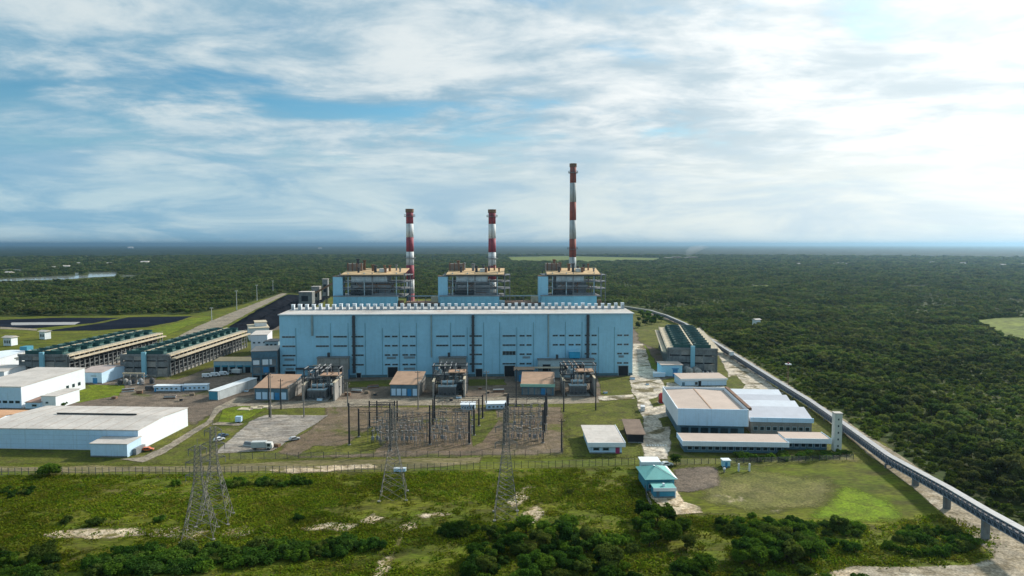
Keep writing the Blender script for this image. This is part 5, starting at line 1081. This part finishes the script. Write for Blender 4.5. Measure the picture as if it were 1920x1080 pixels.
# lattice pylons on the meadow
m_pyl = mat('pylon_steel', (.19, .18, .165), .6, var=.2, scale=.5)
def pylon(px, py, h, w, rz, lab):
    t = thing('pylon', lab, 'pylon', (*G(px, py), 0.03), rz, 'lattice pylons on the meadow')
    def wd(z): return w / 2 * (1 - z / (h * .62)) + 1.0 * (z / (h * .62)) if z < h * .62 else 1.0 - .35 * (z - h * .62) / (h * .38)
    lv = [0]; 
    while lv[-1] < h - 1.2: lv.append(min(h, lv[-1] + max(1.3, wd(lv[-1]) * 1.1)))
    for sx, sy in ((1, 1), (1, -1), (-1, -1), (-1, 1)):
        b = B()
        for z0, z1 in zip(lv[:-1], lv[1:]): b.tube((sx * wd(z0), sy * wd(z0), z0), (sx * wd(z1), sy * wd(z1), z1), .10, 4)
        b.ob('leg', m_pyl, t); bx(t, 'footing', m_conc, sx * w / 2 - .4, sx * w / 2 + .4, sy * w / 2 - .4, sy * w / 2 + .4, -.2, .35)
    for f in range(4):
        c, s = math.cos(f * math.pi / 2), math.sin(f * math.pi / 2); R = lambda x, y, z: (x * c - y * s, x * s + y * c, z); b = B()
        for z0, z1 in zip(lv[:-1], lv[1:]):
            a0, a1 = wd(z0), wd(z1); b.tube(R(-a0, -a0, z0), R(a1, -a1, z1), .05, 4); b.tube(R(a0, -a0, z0), R(-a1, -a1, z1), .05, 4); b.tube(R(-a1, -a1, z1), R(a1, -a1, z1), .06, 4)
            if a0 > 1.6: zm = (z0 + z1) / 2; am = (a0 + a1) / 2; b.tube(R(-am, -am, zm), R(0, -am, z0), .05, 3); b.tube(R(am, -am, zm), R(0, -am, z0), .05, 3)
        b.ob('bracing', m_pyl, t)
    for z in (h * .66, h * .80, h * .94):
        for sg in (-1, 1):
            l = 2.3 if z < h * .9 else 1.7; b = B(); k = wd(z)
            for yy in (-k, k): b.tube((sg * k, yy, z), (sg * (k + l), 0, z + .25), .08, 4); b.tube((sg * k, yy, z + 1.1), (sg * (k + l), 0, z + .25), .07, 4)
            a = b.ob('cross_arm', m_pyl, t); B().tube((sg * (k + l - .1), 0, z + .2), (sg * (k + l - .1), 0, z - 1.4), .12, 6).ob('insulator_string', m_porcg, a)
    B().tube((0, 0, h), (0, 0, h + 1.6), .09, 4).ob('peak', m_pyl, t)
pylon(375, 1004, 25.5, 8.2, .25, 'nearest lattice pylon at left, standing on the bare sand')
pylon(404, 976, 28.0, 8.6, .2, 'taller lattice pylon close behind the nearest left one')
pylon(738, 931, 29.0, 8.4, .1, 'lattice pylon in the middle meadow before the left switchyard bay')
pylon(949, 968, 33.0, 7.0, .05, 'tallest slim lattice pylon before the right switchyard bay')

# ------------------------------------------------------------------ fences
def fence(name, pts, h, lab, step=2.3, m=m_dark, wires=5):
    P = [Vector((*G(*p), 0)) for p in pts]; t = thing(name, lab, 'fence', (*P[0].xy, .05)); o = P[0].copy()
    pm = B().box(-.075, .075, -.075, .075, 0, h + .3).mesh('post', m)
    for a, c in zip(P[:-1], P[1:]):
        n = max(1, int((c - a).length / step))
        for k in range(n + 1): q = a.lerp(c, k / n) - o; inst(pm, 'post', t, (q.x, q.y, 0))
        for k in range(wires): z = Vector((0, 0, .25 + k * (h - .25) / (wires - 1))); B().tube(a - o + z, c - o + z, .03, 3).ob('wire', m_steel, t)
fence('boundary_fence', [(-60, 891), (330, 889), (640, 886), (900, 880), (1080, 876), (1202, 871)], 2.3, 'long dark post and wire fence between meadow and works')
fence('switchyard_fence', [(430, 862), (560, 860), (700, 858), (985, 856), (1055, 852)], 2.1, 'inner wire fence along the front of the switchyard', 4.0)
fence('lawn_fence', [(1262, 872), (1420, 868), (1600, 862)], 1.8, 'wire fence with grey posts between canteen hedge and lawn', 2.6)
fence('lane_fence', [(1203, 872), (1212, 935), (1228, 968)], 1.9, 'short fence along the left side of the gatehouse drive', 2.6)

# ------------------------------------------------------------------ coal conveyor on the right
def conveyor():
    pts = [((112, 60), 9.5), ((119, 120), 8.6), ((126.5, 160), 6.6), ((128.7, 181), 5.2), ((131.6, 202), 3.9), ((133.9, 222), 2.4), ((135.0, 240), 1.6)]
    for a, b in ((1585, 814), (1520, 767), (1440, 716), (1400, 690), (1360, 664), (1322, 639), (1285, 614), (1250, 598), (1218, 588), (1170, 580)): pts.append((G(a, b), 1.1))
    t = thing('conveyor', 'long raised coal conveyor gallery running along the woodland edge at right', 'conveyor', (*pts[3][0], 0)); o = Vector((*pts[3][0], 0))
    m_cover = mat('conveyor_cover', (.34, .345, .355), .6, var=.15, scale=.4, dirt=.35, dirtcol=(.30, .28, .26)); m_tr = mat('conveyor_truss', (.20, .24, .30), .6, var=.25); m_belt = mat('belt', (.035, .05, .075), .7)
    w, hh = 1.05, 3.0
    for (p, z0), (q, z1) in zip(pts[:-1], pts[1:]):
        A, C = Vector((*p, z0)) - o, Vector((*q, z1)) - o; L = (C - A).length; n = max(1, round(L / 9.0)); d = (C - A).normalized(); s = Vector((d.y, -d.x, 0)).normalized() * w; up = Vector((0, 0, hh))
        for k in range(n):
            a, c = A.lerp(C, k / n), A.lerp(C, (k + 1) / n); g = d * .06
            def slab(l0, l1, r0, r1, th): 
                v = [l0, l1, r1, r0]; return [x for x in v] + [x + Vector((0, 0, th)) for x in v], [(0, 1, 2, 3), (7, 6, 5, 4), (0, 4, 5, 1), (1, 5, 6, 2), (2, 6, 7, 3), (3, 7, 4, 0)]
            B().add(*slab(a - s * 1.12 + up + g, c - s * 1.12 + up - g, a + s * 1.12 + up + g, c + s * 1.12 + up - g, .16)).ob('cover_panel', m_cover, t)
            B().add(*slab(a - s + g, c - s - g, a + s + g, c + s - g, .2)).ob('floor_panel', m_tr, t)
            B().add(*slab(a - s * .6 + up * .45 + g, c - s * .6 + up * .45 - g, a + s * .6 + up * .45 + g, c + s * .6 + up * .45 - g, .15)).ob('belt', m_belt, t)
            for sg in (-1, 1):
                b = B(); e = s * sg * 1.02; m_ = 4
                b.tube(a + e + up * .97, c + e + up * .97, .14, 4); b.tube(a + e + up * .06, c + e + up * .06, .14, 4); b.tube(a + e + up * .5, c + e + up * .5, .09, 4)
                for j in range(m_): x0, x1 = a.lerp(c, j / m_) + e, a.lerp(c, (j + 1) / m_) + e; b.tube(x0 + up * .05, x1 + up * .95, .10, 4); b.tube(x0 + up * .05, x0 + up * .95, .10, 4)
                b.ob('side_truss', m_tr, t)
                B().add([a + e * .93 + up * .08 + g, c + e * .93 + up * .08 - g, c + e * .93 + up * .55 - g, a + e * .93 + up * .55 + g, a + e * .96 + up * .08 + g, c + e * .96 + up * .08 - g, c + e * .96 + up * .55 - g, a + e * .96 + up * .55 + g], [(0, 1, 2, 3), (4, 7, 6, 5), (3, 2, 6, 7), (0, 4, 5, 1)]).ob('side_sheet', m_belt, t)
    for i, (p, z) in enumerate(pts[:14]):
        reps = [(p, z)]
        if i >= 7: q, zq = pts[i + 1]; nn = max(1, int((Vector(q) - Vector(p)).length / 18)); reps = [((p[0] + (q[0] - p[0]) * k / nn, p[1] + (q[1] - p[1]) * k / nn), z) for k in range(nn)]
        for (x, y), zz in reps:
            b = B(); c = Vector((x, y, 0)) - o
            if zz > 2: b.box(c.x - .9, c.x + .9, c.y - .55, c.y + .55, 0, zz - .05)
            else: b.box(c.x - 1.4, c.x - 1.0, c.y - .3, c.y + .3, 0, zz - .05); b.box(c.x + 1.0, c.x + 1.4, c.y - .3, c.y + .3, 0, zz - .05); b.box(c.x - .98, c.x + .98, c.y - .2, c.y + .2, zz - .5, zz - .1)
            b.ob('support', m_concd, t)
conveyor()
p = G(1371, 676); t = thing('sample_hut', 'tiny white hut on legs beside the conveyor', 'hut', (*p, .1)); bx(t, 'cabin', m_white, -1.3, 1.3, -1.3, 1.3, 3.6, 6.0); bx(t, 'roof', m_greyroof, -1.5, 1.5, -1.5, 1.5, 6.0, 6.2)
for x in (-1.1, 1.1):
    for y in (-1.1, 1.1): bx(t, 'leg', m_steel, x - .12, x + .12, y - .12, y + .12, 0, 3.6)
p = G(1477, 724); t = thing('radio_mast', 'slim lattice mast with red and white top in the woodland edge', 'mast', (*p, .1))
b = B(); Hm = HT(684, p[1])
for x, y in ((.5, .3), (-.5, .3), (0, -.55)): b.tube((x, y, 0), (x, y, Hm), .07, 4)
for z in range(0, int(Hm) - 1, 1): b.tube((.5, .3, z), (-.5, .3, z + 1), .05, 3); b.tube((-.5, .3, z), (0, -.55, z + 1), .05, 3)
b.ob('lattice', m_rust, t); bx(t, 'platform', m_cwhite, -1.4, 1.4, -1.4, 1.4, Hm, Hm + .5); B().lathe([(.5, Hm + .5), (.5, Hm + 1.3)], n=10).ob('beacon', m_red, t)

# ------------------------------------------------------------------ coal yard
def coal_heap(px, L, Wd, h, lab, seed):
    a = Vector(G(*px[0])); c = Vector(G(*px[1])); t = thing('coal_heap', lab, 'coal heap', (*a, .1), math.atan2((c - a).y, (c - a).x)); L = (c - a).length
    nx, ny = 60, 16; vs_ = []
    for i in range(nx + 1):
        for j in range(ny + 1):
            u, v = i / nx, j / ny * 2 - 1; e = min(1, u * 12, (1 - u) * 12); z = max(0, (1 - abs(v) ** 1.4) * e) * h * (.85 + .3 * noise.noise(Vector((u * 9, v * 2, seed)))) + .25 * noise.noise(Vector((u * 60, v * 12, seed)))
            vs_.append((u * L, v * Wd / 2, max(z, -.2)))
    B().add(vs_, [(i * (ny + 1) + j, (i + 1) * (ny + 1) + j, (i + 1) * (ny + 1) + j + 1, i * (ny + 1) + j + 1) for i in range(nx) for j in range(ny)]).ob('heap', g_coal, t, True)
    for k in range(9):
        u = random.random() * L; s = random.uniform(1.2, 2.6); B().lathe([(s * 2, 0), (s, s * .7), (.1, s)], (u, -Wd * .52 - random.random() * 3), 9).ob('spill', g_coal, t)
coal_heap(((455, 612), (545, 557)), 0, 26, 6, 'long black coal heap beside the pale haul road', 1)
coal_heap(((485, 614), (592, 558)), 0, 30, 8, 'black coal heap nearest the turbine hall end', 2)
def coal_tower(px, py, w, d, h, lab, m):
    q = G(px, py); t = thing('transfer_tower', lab, 'tower', (*q, .1), A_HALL, 'coal handling towers'); bx(t, 'wall', m, -w / 2, w / 2, 0, d, h * .35, h); bx(t, 'roof', m_greyroof, -w / 2 - .4, w / 2 + .4, -.4, d + .4, h, h + .4)
    for x in (-w / 2 + .3, 0, w / 2 - .3): bx(t, 'leg', m_dark, x - .35, x + .35, .1, .8, 0, h * .35)
    bx(t, 'opening', m_black, -w * .3, w * .2, -.06, -.005, h * .5, h * .8)
coal_tower(573, 582, 16, 14, 22, 'dark coal transfer house behind the hall left end', m_concd); coal_tower(610, 572, 7, 7, 34, 'slim grey coal transfer tower with white top left of the first boiler house', m_steel); coal_tower(592, 576, 10, 10, 26, 'brown crusher house between the coal towers', m_conc)
def gallery(a, b, z0, z1, lab):
    A, C = Vector((*G(*a), z0)), Vector((*G(*b), z1)); t = thing('inclined_conveyor', lab, 'conveyor', (A.x, A.y, .1)); d = C - A; A0 = Vector((0, 0, z0)); s = Vector((0, 1.6, 0))
    b_ = B(); up = Vector((0, 0, 2.6)); v = [A0 - s, A0 + d - s, A0 + d + s, A0 + s]; b_.add([*v, *[q + up for q in v]], [(0, 3, 2, 1), (4, 5, 6, 7), (0, 1, 5, 4), (1, 2, 6, 5), (2, 3, 7, 6), (3, 0, 4, 7)]); b_.ob('gallery', m_rust, t)
    for k in range(1, 5): q = A0 + d * (k / 5); bx(t, 'trestle', m_dark, q.x - .5, q.x + .5, q.y - .4, q.y + .4, 0, q.z)
gallery((570, 578), (640, 574), 10, 34, 'dark inclined coal gallery rising to the left boiler house')
for i, (a, b, lab) in enumerate([(760, 826, 'brown roofed bunker bay between left and middle boiler houses'), (948, 1016, 'brown roofed bunker bay between middle and right boiler houses')]):
    u0, u1 = facade_u(a, 66), facade_u(b, 66); t = thing('bunker_bay', lab, 'bunker bay', (*frame_loc(u0, 66), .1), A_HALL, 'bunker bays'); bx(t, 'wall', m_concd, 0, u1 - u0, 0, 20, 0, 38.5); bx(t, 'roof', mat('bunker_roof', (.26, .165, .12), .9, var=.3), -.4, u1 - u0 + .4, -.4, 20.4, 38.5, 39.0)
    B().tube((0, 12, 43), (u1 - u0, 12, 43), .5, 6).ob('pipe', m_frame, t); [bx(t, 'pipe_post', m_steel, k * 6 + 1, k * 6 + 1.4, 11.8, 12.2, 39, 42.6) for k in range(4)]; bx(t, 'duct_box', m_sandst, (u1 - u0) * .72, (u1 - u0) * .95, 6, 12, 39, 43)

# floodlight masts along the haul road
for px, py, tp, lab in [(397, 601, 578, 'floodlight mast nearest the cooling banks on the haul road'), (444, 581, 546, 'tall floodlight mast, second along the haul road'), (482, 564, 535, 'floodlight mast, third along the haul road'), (512, 551, 527, 'floodlight mast at the far end of the haul road')]:
    x, y = G(px, py); h = HT(tp, y); t = thing('floodlight_mast', lab, 'mast', (x, y, .1), 0, 'floodlight masts'); B().tube((0, 0, 0), (0, 0, h), .5, 8, .3).ob('shaft', m_cgrey, t); bx(t, 'lamp_bar', m_steel, -1.8, 1.8, -.25, .25, h, h + .35)
    for k in range(4): bx(t, 'lamp', m_cwhite, -1.7 + k * .95, -1.1 + k * .95, -.65, -.27, h - .1, h + .5)

# ------------------------------------------------------------------ vehicles
m_tyre = mat('tyre', (.02, .02, .02), .9)
def vehicle(kind, px, py, rz, colr, lab):
    t = thing({'car': 'car', 'van': 'van', 'truck': 'truck'}[kind], lab, kind, (*G(px, py), .22), rz, 'vehicles in the works'); m = mat('paint_%s' % '_'.join('%02d' % int(c * 99) for c in colr), colr, .35, var=.05, spec=.5)
    L, Wd, H1, H2 = {'car': (4.3, 1.75, .85, 1.45), 'van': (5.4, 2.0, 1.1, 2.3), 'truck': (8.0, 2.4, 1.2, 2.9)}[kind]; w = Wd / 2
    prof = {'car': [(-L / 2, .3), (L / 2, .3), (L / 2, .7), (L * .28, .85), (L * .12, H2), (-L * .32, H2), (-L * .45, .9), (-L / 2, .8)], 'van': [(-L / 2, .3), (L / 2, .3), (L / 2, 1.0), (L * .36, 1.2), (L * .24, H2), (-L / 2, H2)], 'truck': [(L * .22, .5), (L / 2, .5), (L / 2, 1.5), (L * .45, H2 - .3), (L * .22, H2 - .2)]}[kind]
    n = len(prof); B().add([(x, -w, z) for x, z in prof] + [(x, w, z) for x, z in prof], [tuple(range(n)), tuple(reversed(range(n, 2 * n)))] + [(i, n + i, n + (i + 1) % n, (i + 1) % n) for i in range(n)]).ob('cab' if kind == 'truck' else 'body', m, t)
    if kind == 'truck': bx(t, 'cargo_box', m_cgrey, -L / 2, L * .2, -w - .05, w + .05, .9, H2 + .2); bx(t, 'chassis', m_dark, -L / 2, L * .45, -.5, .5, .4, .88)
    gx = {'car': (-L * .28, L * .1), 'van': (L * .05, L * .24), 'truck': (L * .26, L * .4)}[kind]
    for s in (-1, 1): bx(t, 'side_window', m_glass, gx[0], gx[1], s * w - .02, s * w + .02, H1 + .05, H2 - (.12 if kind == 'car' else .5))
    for x in (-L * .31, L * .31):
        for s in (-1, 1):
            wh = B().tube((x, s * (w - .18), .36), (x, s * (w + .04), .36), .36 if kind != 'truck' else .48, 12).ob('wheel', m_tyre, t); B().tube((x, s * (w + .045), .36), (x, s * (w + .06), .36), .2, 8).ob('rim', m_galv, wh)
    for s in (-.6, .6): bx(t, 'headlight', m_cwhite, L / 2 - .02, L / 2 + .03, s * w - .15, s * w + .15, .62, .8)
for a in [('van', 388, 708, .3, (.75, .77, .78), 'white van, left of three parked before the workshop'), ('van', 404, 706, .2, (.72, .75, .78), 'white van, middle of three parked before the workshop'), ('van', 420, 704, .2, (.70, .74, .78), 'white van, right of three parked before the workshop'), ('truck', 441, 702, 2.9, (.25, .27, .28), 'dark truck parked at the workshop right end'),
          ('car', 418, 820, .9, (.05, .09, .16), 'dark blue car parked at the left edge of the concrete pad'), ('car', 411, 827, .9, (.72, .74, .76), 'white car parked at the left edge of the concrete pad'), ('truck', 492, 843, .1, (.60, .60, .58), 'grey truck standing at the front of the concrete pad'), ('car', 277, 846, .3, (.55, .12, .04), 'orange red car beside the big warehouse corner'),
          ('van', 283, 732, .1, (.06, .07, .08), 'dark van at the left end of the site cabins'), ('car', 552, 826, .6, (.5, .5, .5), 'grey car on the right edge of the concrete pad'), ('car', 1250, 874, .2, (.75, .75, .72), 'white car by the gate at the road end'), ('van', 1205, 770, 1.4, (.7, .72, .74), 'white van on the worn works road')]: vehicle(*a)
for k, (px, py) in enumerate([(460, 768), (480, 766), (496, 764)]):
    p = G(px, py); t = thing('concrete_slab', ['left', 'middle', 'right'][k] + ' pale slab of three lying on the small green beside the pad', 'slab', (*p, .2), random.uniform(-.2, .2)); b = B(); b.prism([(-3.2, -2), (3, -2.2), (3.3, 1.9), (-2.9, 2.1)], 0, .35); b.ob('slab', m_sandst, t); bx(t, 'step', m_conc, 3.05, 3.8, -1, 1, 0, .18)
p = G(448, 792); t = thing('small_tank', 'pale blue box tank at the concrete pad corner', 'tank', (*p, .2)); bx(t, 'box', m_bluewhite, -1.3, 1.3, -1, 1, .3, 2.6); [bx(t, 'foot', m_concd, x, x + .4, -.9, .9, 0, .3) for x in (-1.1, .7)]
p = G(750, 885); t = thing('trough', 'pale blue box on the boundary fence line', 'box', (*p, .1)); bx(t, 'box', m_bluewhite, -2.1, 2.1, -.6, .6, .2, 1.3); bx(t, 'lid', m_white, -2.2, 2.2, -.7, .7, 1.3, 1.42)
p = G(205, 732); t = thing('signal_box', 'white box on the yard beyond the bright lawn', 'box', (*G(113, 724), .1)); bx(t, 'box', m_white, -1.2, 1.2, -1, 1, .2, 2.2); bx(t, 'foot', m_conc, -1.3, 1.3, -1.1, 1.1, 0, .2)

# stores lying about the yards
m_wood = mat('grey_timber', (.24, .19, .14), .9, var=.3, scale=1.0)
def yard_store(kind, px, py, lab):
    t = thing({'c': 'crate', 'd': 'drum', 'p': 'pipe_stack'}[kind], lab, {'c': 'crate', 'd': 'drum', 'p': 'pipes'}[kind], (*G(px, py), .12), random.uniform(-.4, .4), {'c': 'crates', 'd': 'drums', 'p': 'pipe stacks'}[kind] + ' on the yards')
    if kind == 'c':
        s_ = random.uniform(.8, 1.5); bx(t, 'box', random.choice([m_wood, m_rust, m_bluewhite]), -s_, s_, -.8, .8, .15, s_ * 1.1); [bx(t, 'skid', m_wood, x, x + .2, -.85, .85, 0, .15) for x in (-s_, s_ - .2)]; bx(t, 'lid', m_wood, -s_ - .05, s_ + .05, -.85, .85, s_ * 1.1, s_ * 1.1 + .08)
    elif kind == 'd':
        B().lathe([(1.1, 0), (1.1, .12), (.5, .13), (.5, 1.2), (1.1, 1.21), (1.1, 1.34)], n=14).ob('reel', m_wood, t); B().lathe([(.9, .16), (.9, 1.18)], n=14).ob('cable', m_dark, t)
    else:
        for r_ in range(3):
            for k in range(4 - r_): B().tube((-3, (k + r_ / 2) * .62, .3 + r_ * .54), (3, (k + r_ / 2) * .62, .3 + r_ * .54), .3, 8).ob('pipe', random.choice([m_rust, m_steel, m_cgrey]), t)
for kind, px, py, lab in [('c', 652, 742, 'crate on the yard right of the left transformer bay'), ('p', 668, 736, 'pipe stack on the yard between left and middle bays'), ('c', 688, 738, 'crate beside the pipe stack between the left bays'), ('d', 703, 742, 'cable drum left of the middle relay house'), ('p', 700, 728, 'rear pipe stack left of the middle relay house'), ('c', 900, 730, 'crate on the yard right of the middle bay'), ('d', 915, 738, 'cable drum on the yard before the hall door'), ('p', 935, 736, 'pipe stack before the right hall door'), ('c', 948, 742, 'crate beside the pipes near the right relay house'), ('c', 1135, 738, 'crate on the path right of the right bay'), ('c', 1186, 712, 'crate at the hall right corner'), ('p', 452, 728, 'pipe stack beside the long narrow shed'), ('c', 462, 735, 'crate behind the long narrow shed'), ('d', 470, 728, 'cable drum before the service block'), ('c', 455, 718, 'crate near the workshop on the left yard'), ('p', 240, 735, 'pipe stack on the yard below the pump rack'), ('c', 262, 738, 'crate on the yard left of the cabins'), ('c', 215, 748, 'crate on the grey yard behind the warehouse'), ('d', 340, 752, 'cable drum on the yard behind the warehouse corner'), ('p', 318, 748, 'pipe stack behind the big warehouse'), ('c', 360, 742, 'crate between site cabins and long shed'), ('c', 600, 752, 'crate before the left transformer'), ('d', 846, 752, 'cable drum before the middle transformer'), ('c', 860, 748, 'crate before the middle fire wall'), ('c', 1214, 722, 'crate on the worn works road'), ('c', 520, 838, 'crate at the front corner of the concrete pad'), ('p', 468, 838, 'pipe stack on the concrete pad front edge')]: yard_store(kind, px, py, lab)

# ------------------------------------------------------------------ far houses and the smoking works on the plain
far_r = random.Random(5)
def far_house(px, py, s, lab, grp, roof=None):
    x, y = G(px, py); t = thing('house', lab, 'house', (x, y, 0.3), far_r.uniform(-.5, .5), grp); w, d, h = 7 * s, 6 * s, 6.5 * max(1, s * .55)
    bx(t, 'wall', m_white, -w, w, -d, d, 0, h); B().add([(-w - 1, -d - 1, h), (w + 1, -d - 1, h), (w + 1, d + 1, h), (-w - 1, d + 1, h), (-w - 1, 0, h + 2.5 * s), (w + 1, 0, h + 2.5 * s)], [(0, 1, 5, 4), (2, 3, 4, 5), (1, 2, 5), (3, 0, 4)]).ob('roof', roof or m_greyroof, t)
    for k in range(3): bx(t, 'window', m_glass, -w * .7 + k * w * .55, -w * .4 + k * w * .55, -d - .1, -d + .02, h * .3, h * .65)
for px in (1497, 1541, 1549, 1561, 1568, 1577, 1590, 1600): far_house(px + far_r.uniform(-2, 2), 497.5 + far_r.uniform(-.8, .8), 1.1, 'tiny white house in the row on the far right plain', 'houses on the far right plain')
for px, py in ((1748, 495), (1805, 497), (1880, 500), (1908, 500), (1915, 499)): far_house(px, py, 1.2, 'tiny pale house near the right edge below the horizon', 'houses near the right horizon')
for px, py in ((100, 505), (125, 503), (135, 500), (147, 497), (178, 493), (185, 493), (203, 497), (17, 516)): far_house(px, py, 1.3, 'tiny pale house by the far lake', 'houses by the far lake')
for px, py, s, lab in ((245, 466.5, 6, 'white industrial roof on the left horizon'), (272, 495, 2.0, 'long white shed right of the far lake'), (600, 467, 4, 'pale shed on the horizon left of the chimneys'), (1418, 612, 0.4, 'white cottage in the woodland right of the conveyor'), (900, 484, 1.6, 'white shed on the plain left of the middle chimney'), (20, 648, .5, 'pale hut at the left edge beyond the cooling banks'), (85, 636, .45, 'white hut on the grass left of the ash basin')): far_house(px, py, s, lab, None)
x, y = G(1268, 487.5); t = thing('far_factory', 'low reddish factory smoking on the far plain', 'factory', (x, y, .3))
for k in range(4): bx(t, 'shed', mat('far_brick', (.28, .17, .15), .9), -60 + k * 42, -22 + k * 42, -20, 20, 0, 12 + 3 * (k % 2)); bx(t, 'roof', m_greyroof, -61 + k * 42, -21 + k * 42, -21, 21, 12 + 3 * (k % 2), 13 + 3 * (k % 2))
def smoke(x, y):
    b = B(); n, m_ = 14, 10; vs_ = []
    for j in range(m_ + 1):
        f = j / m_; r = (6 + 34 * f) * (1 if f < .75 else max(.06, 1 - ((f - .75) / .25) ** 2)); c = Vector((30 * f + 40 * f * f, 0, 8 + 68 * f ** .8))
        for i in range(n): a = 2 * math.pi * i / n; k = 1 + .35 * noise.noise(Vector((math.cos(a) * 1.5, math.sin(a) * 1.5, f * 5))); vs_.append((c.x + r * k * math.cos(a) * (1.6 if j else 1), c.y + r * k * math.sin(a), c.z + 6 * math.sin(a * 2) * f))
    b.add(vs_, [(j * n + i, j * n + (i + 1) % n, (j + 1) * n + (i + 1) % n, (j + 1) * n + i) for j in range(m_) for i in range(n)] + [tuple(reversed(range(n))), tuple(range(m_ * n, (m_ + 1) * n))])
    o = b.ob('smoke', None); o.location = (x, y, 0); mm = bpy.data.materials.new('smoke'); mm.use_nodes = True; T = NT(mm.node_tree); T.nt.nodes.clear(); out = T.n('ShaderNodeOutputMaterial'); v = T.n('ShaderNodeVolumePrincipled'); v.inputs['Color'].default_value = (.95, .95, .95, 1); v.inputs['Density'].default_value = .0055; T.nt.links.new(v.outputs[0], out.inputs['Volume']); o.data.materials.append(mm); tag(o, 'thin white smoke rising from the far factory', 'smoke', kind='stuff')
smoke(*G(1290, 487))
# ------------------------------------------------------------------ the air
def haze():
    o = B().box(-41000, 41000, -3100, 61000, -1.0, 152).ob('haze', None)
    m = bpy.data.materials.new('haze'); m.use_nodes = True; T = NT(m.node_tree); T.nt.nodes.clear()
    out = T.n('ShaderNodeOutputMaterial'); v = T.n('ShaderNodeVolumePrincipled')
    v.inputs['Color'].default_value = (0.32, 0.53, 0.72, 1); v.inputs['Density'].default_value = 6.5e-5; v.inputs['Anisotropy'].default_value = 0.74
    T.nt.links.new(v.outputs[0], out.inputs['Volume']); o.data.materials.append(m)
    m.cycles.homogeneous_volume = True if hasattr(m, 'cycles') else None
    o['kind'] = 'stuff'; o['label'] = 'thin blue haze over the land'; o['category'] = 'haze'
haze()

# ------------------------------------------------------------------ alike things in a row: told apart by their order from the left
def order_labels():
    words = 'first second third fourth fifth sixth seventh eighth ninth tenth eleventh twelfth thirteenth fourteenth fifteenth sixteenth seventeenth eighteenth nineteenth twentieth'.split()
    same = {}
    for o in scene.objects:
        if o.parent is None and 'label' in o and 'kind' not in o: same.setdefault(o['label'], []).append(o)
    px = lambda o: o.location.x / max(o.location.y, 1)
    for lab, os_ in list(same.items()):       # large clumps: say which part of the clump first
        n = len(os_)
        if n <= 20 or len(lab.split()) > 10: continue
        del same[lab]
        if n > 100:
            os_.sort(key=lambda o: o.location.y); k = -(-n // 5)
            for j, w in enumerate(('nearest part', 'near part', 'middle part', 'far part', 'furthest part')):
                c = sorted(os_[j * k:(j + 1) * k], key=px); h = len(c) // 2
                same[lab + ', ' + w + ' by conveyor'] = c[:h]; same[lab + ', ' + w + ' off conveyor'] = c[h:]
        else:
            os_.sort(key=px); q = -(-n // 20); ws = {2: ('left half', 'right half'), 3: ('left third', 'middle', 'right third'), 4: ('far left', 'centre left', 'centre right', 'far right'), 5: ('far left', 'left', 'middle', 'right', 'far right')}[q]; k = -(-n // q)
            for j, w in enumerate(ws): same[lab + ', ' + w] = os_[j * k:(j + 1) * k]
    for lab, os_ in same.items():
        if len(os_) == 1: os_[0]['label'] = lab
        if 1 < len(os_) <= 20:
            os_.sort(key=px); nw = len(lab.split())
            for i, o in enumerate(os_): o['label'] = (words[i] + ' from the left, ' if nw <= 12 else words[i] + ' from left, ' if nw <= 13 else words[i] + ' ') + lab
order_labels()
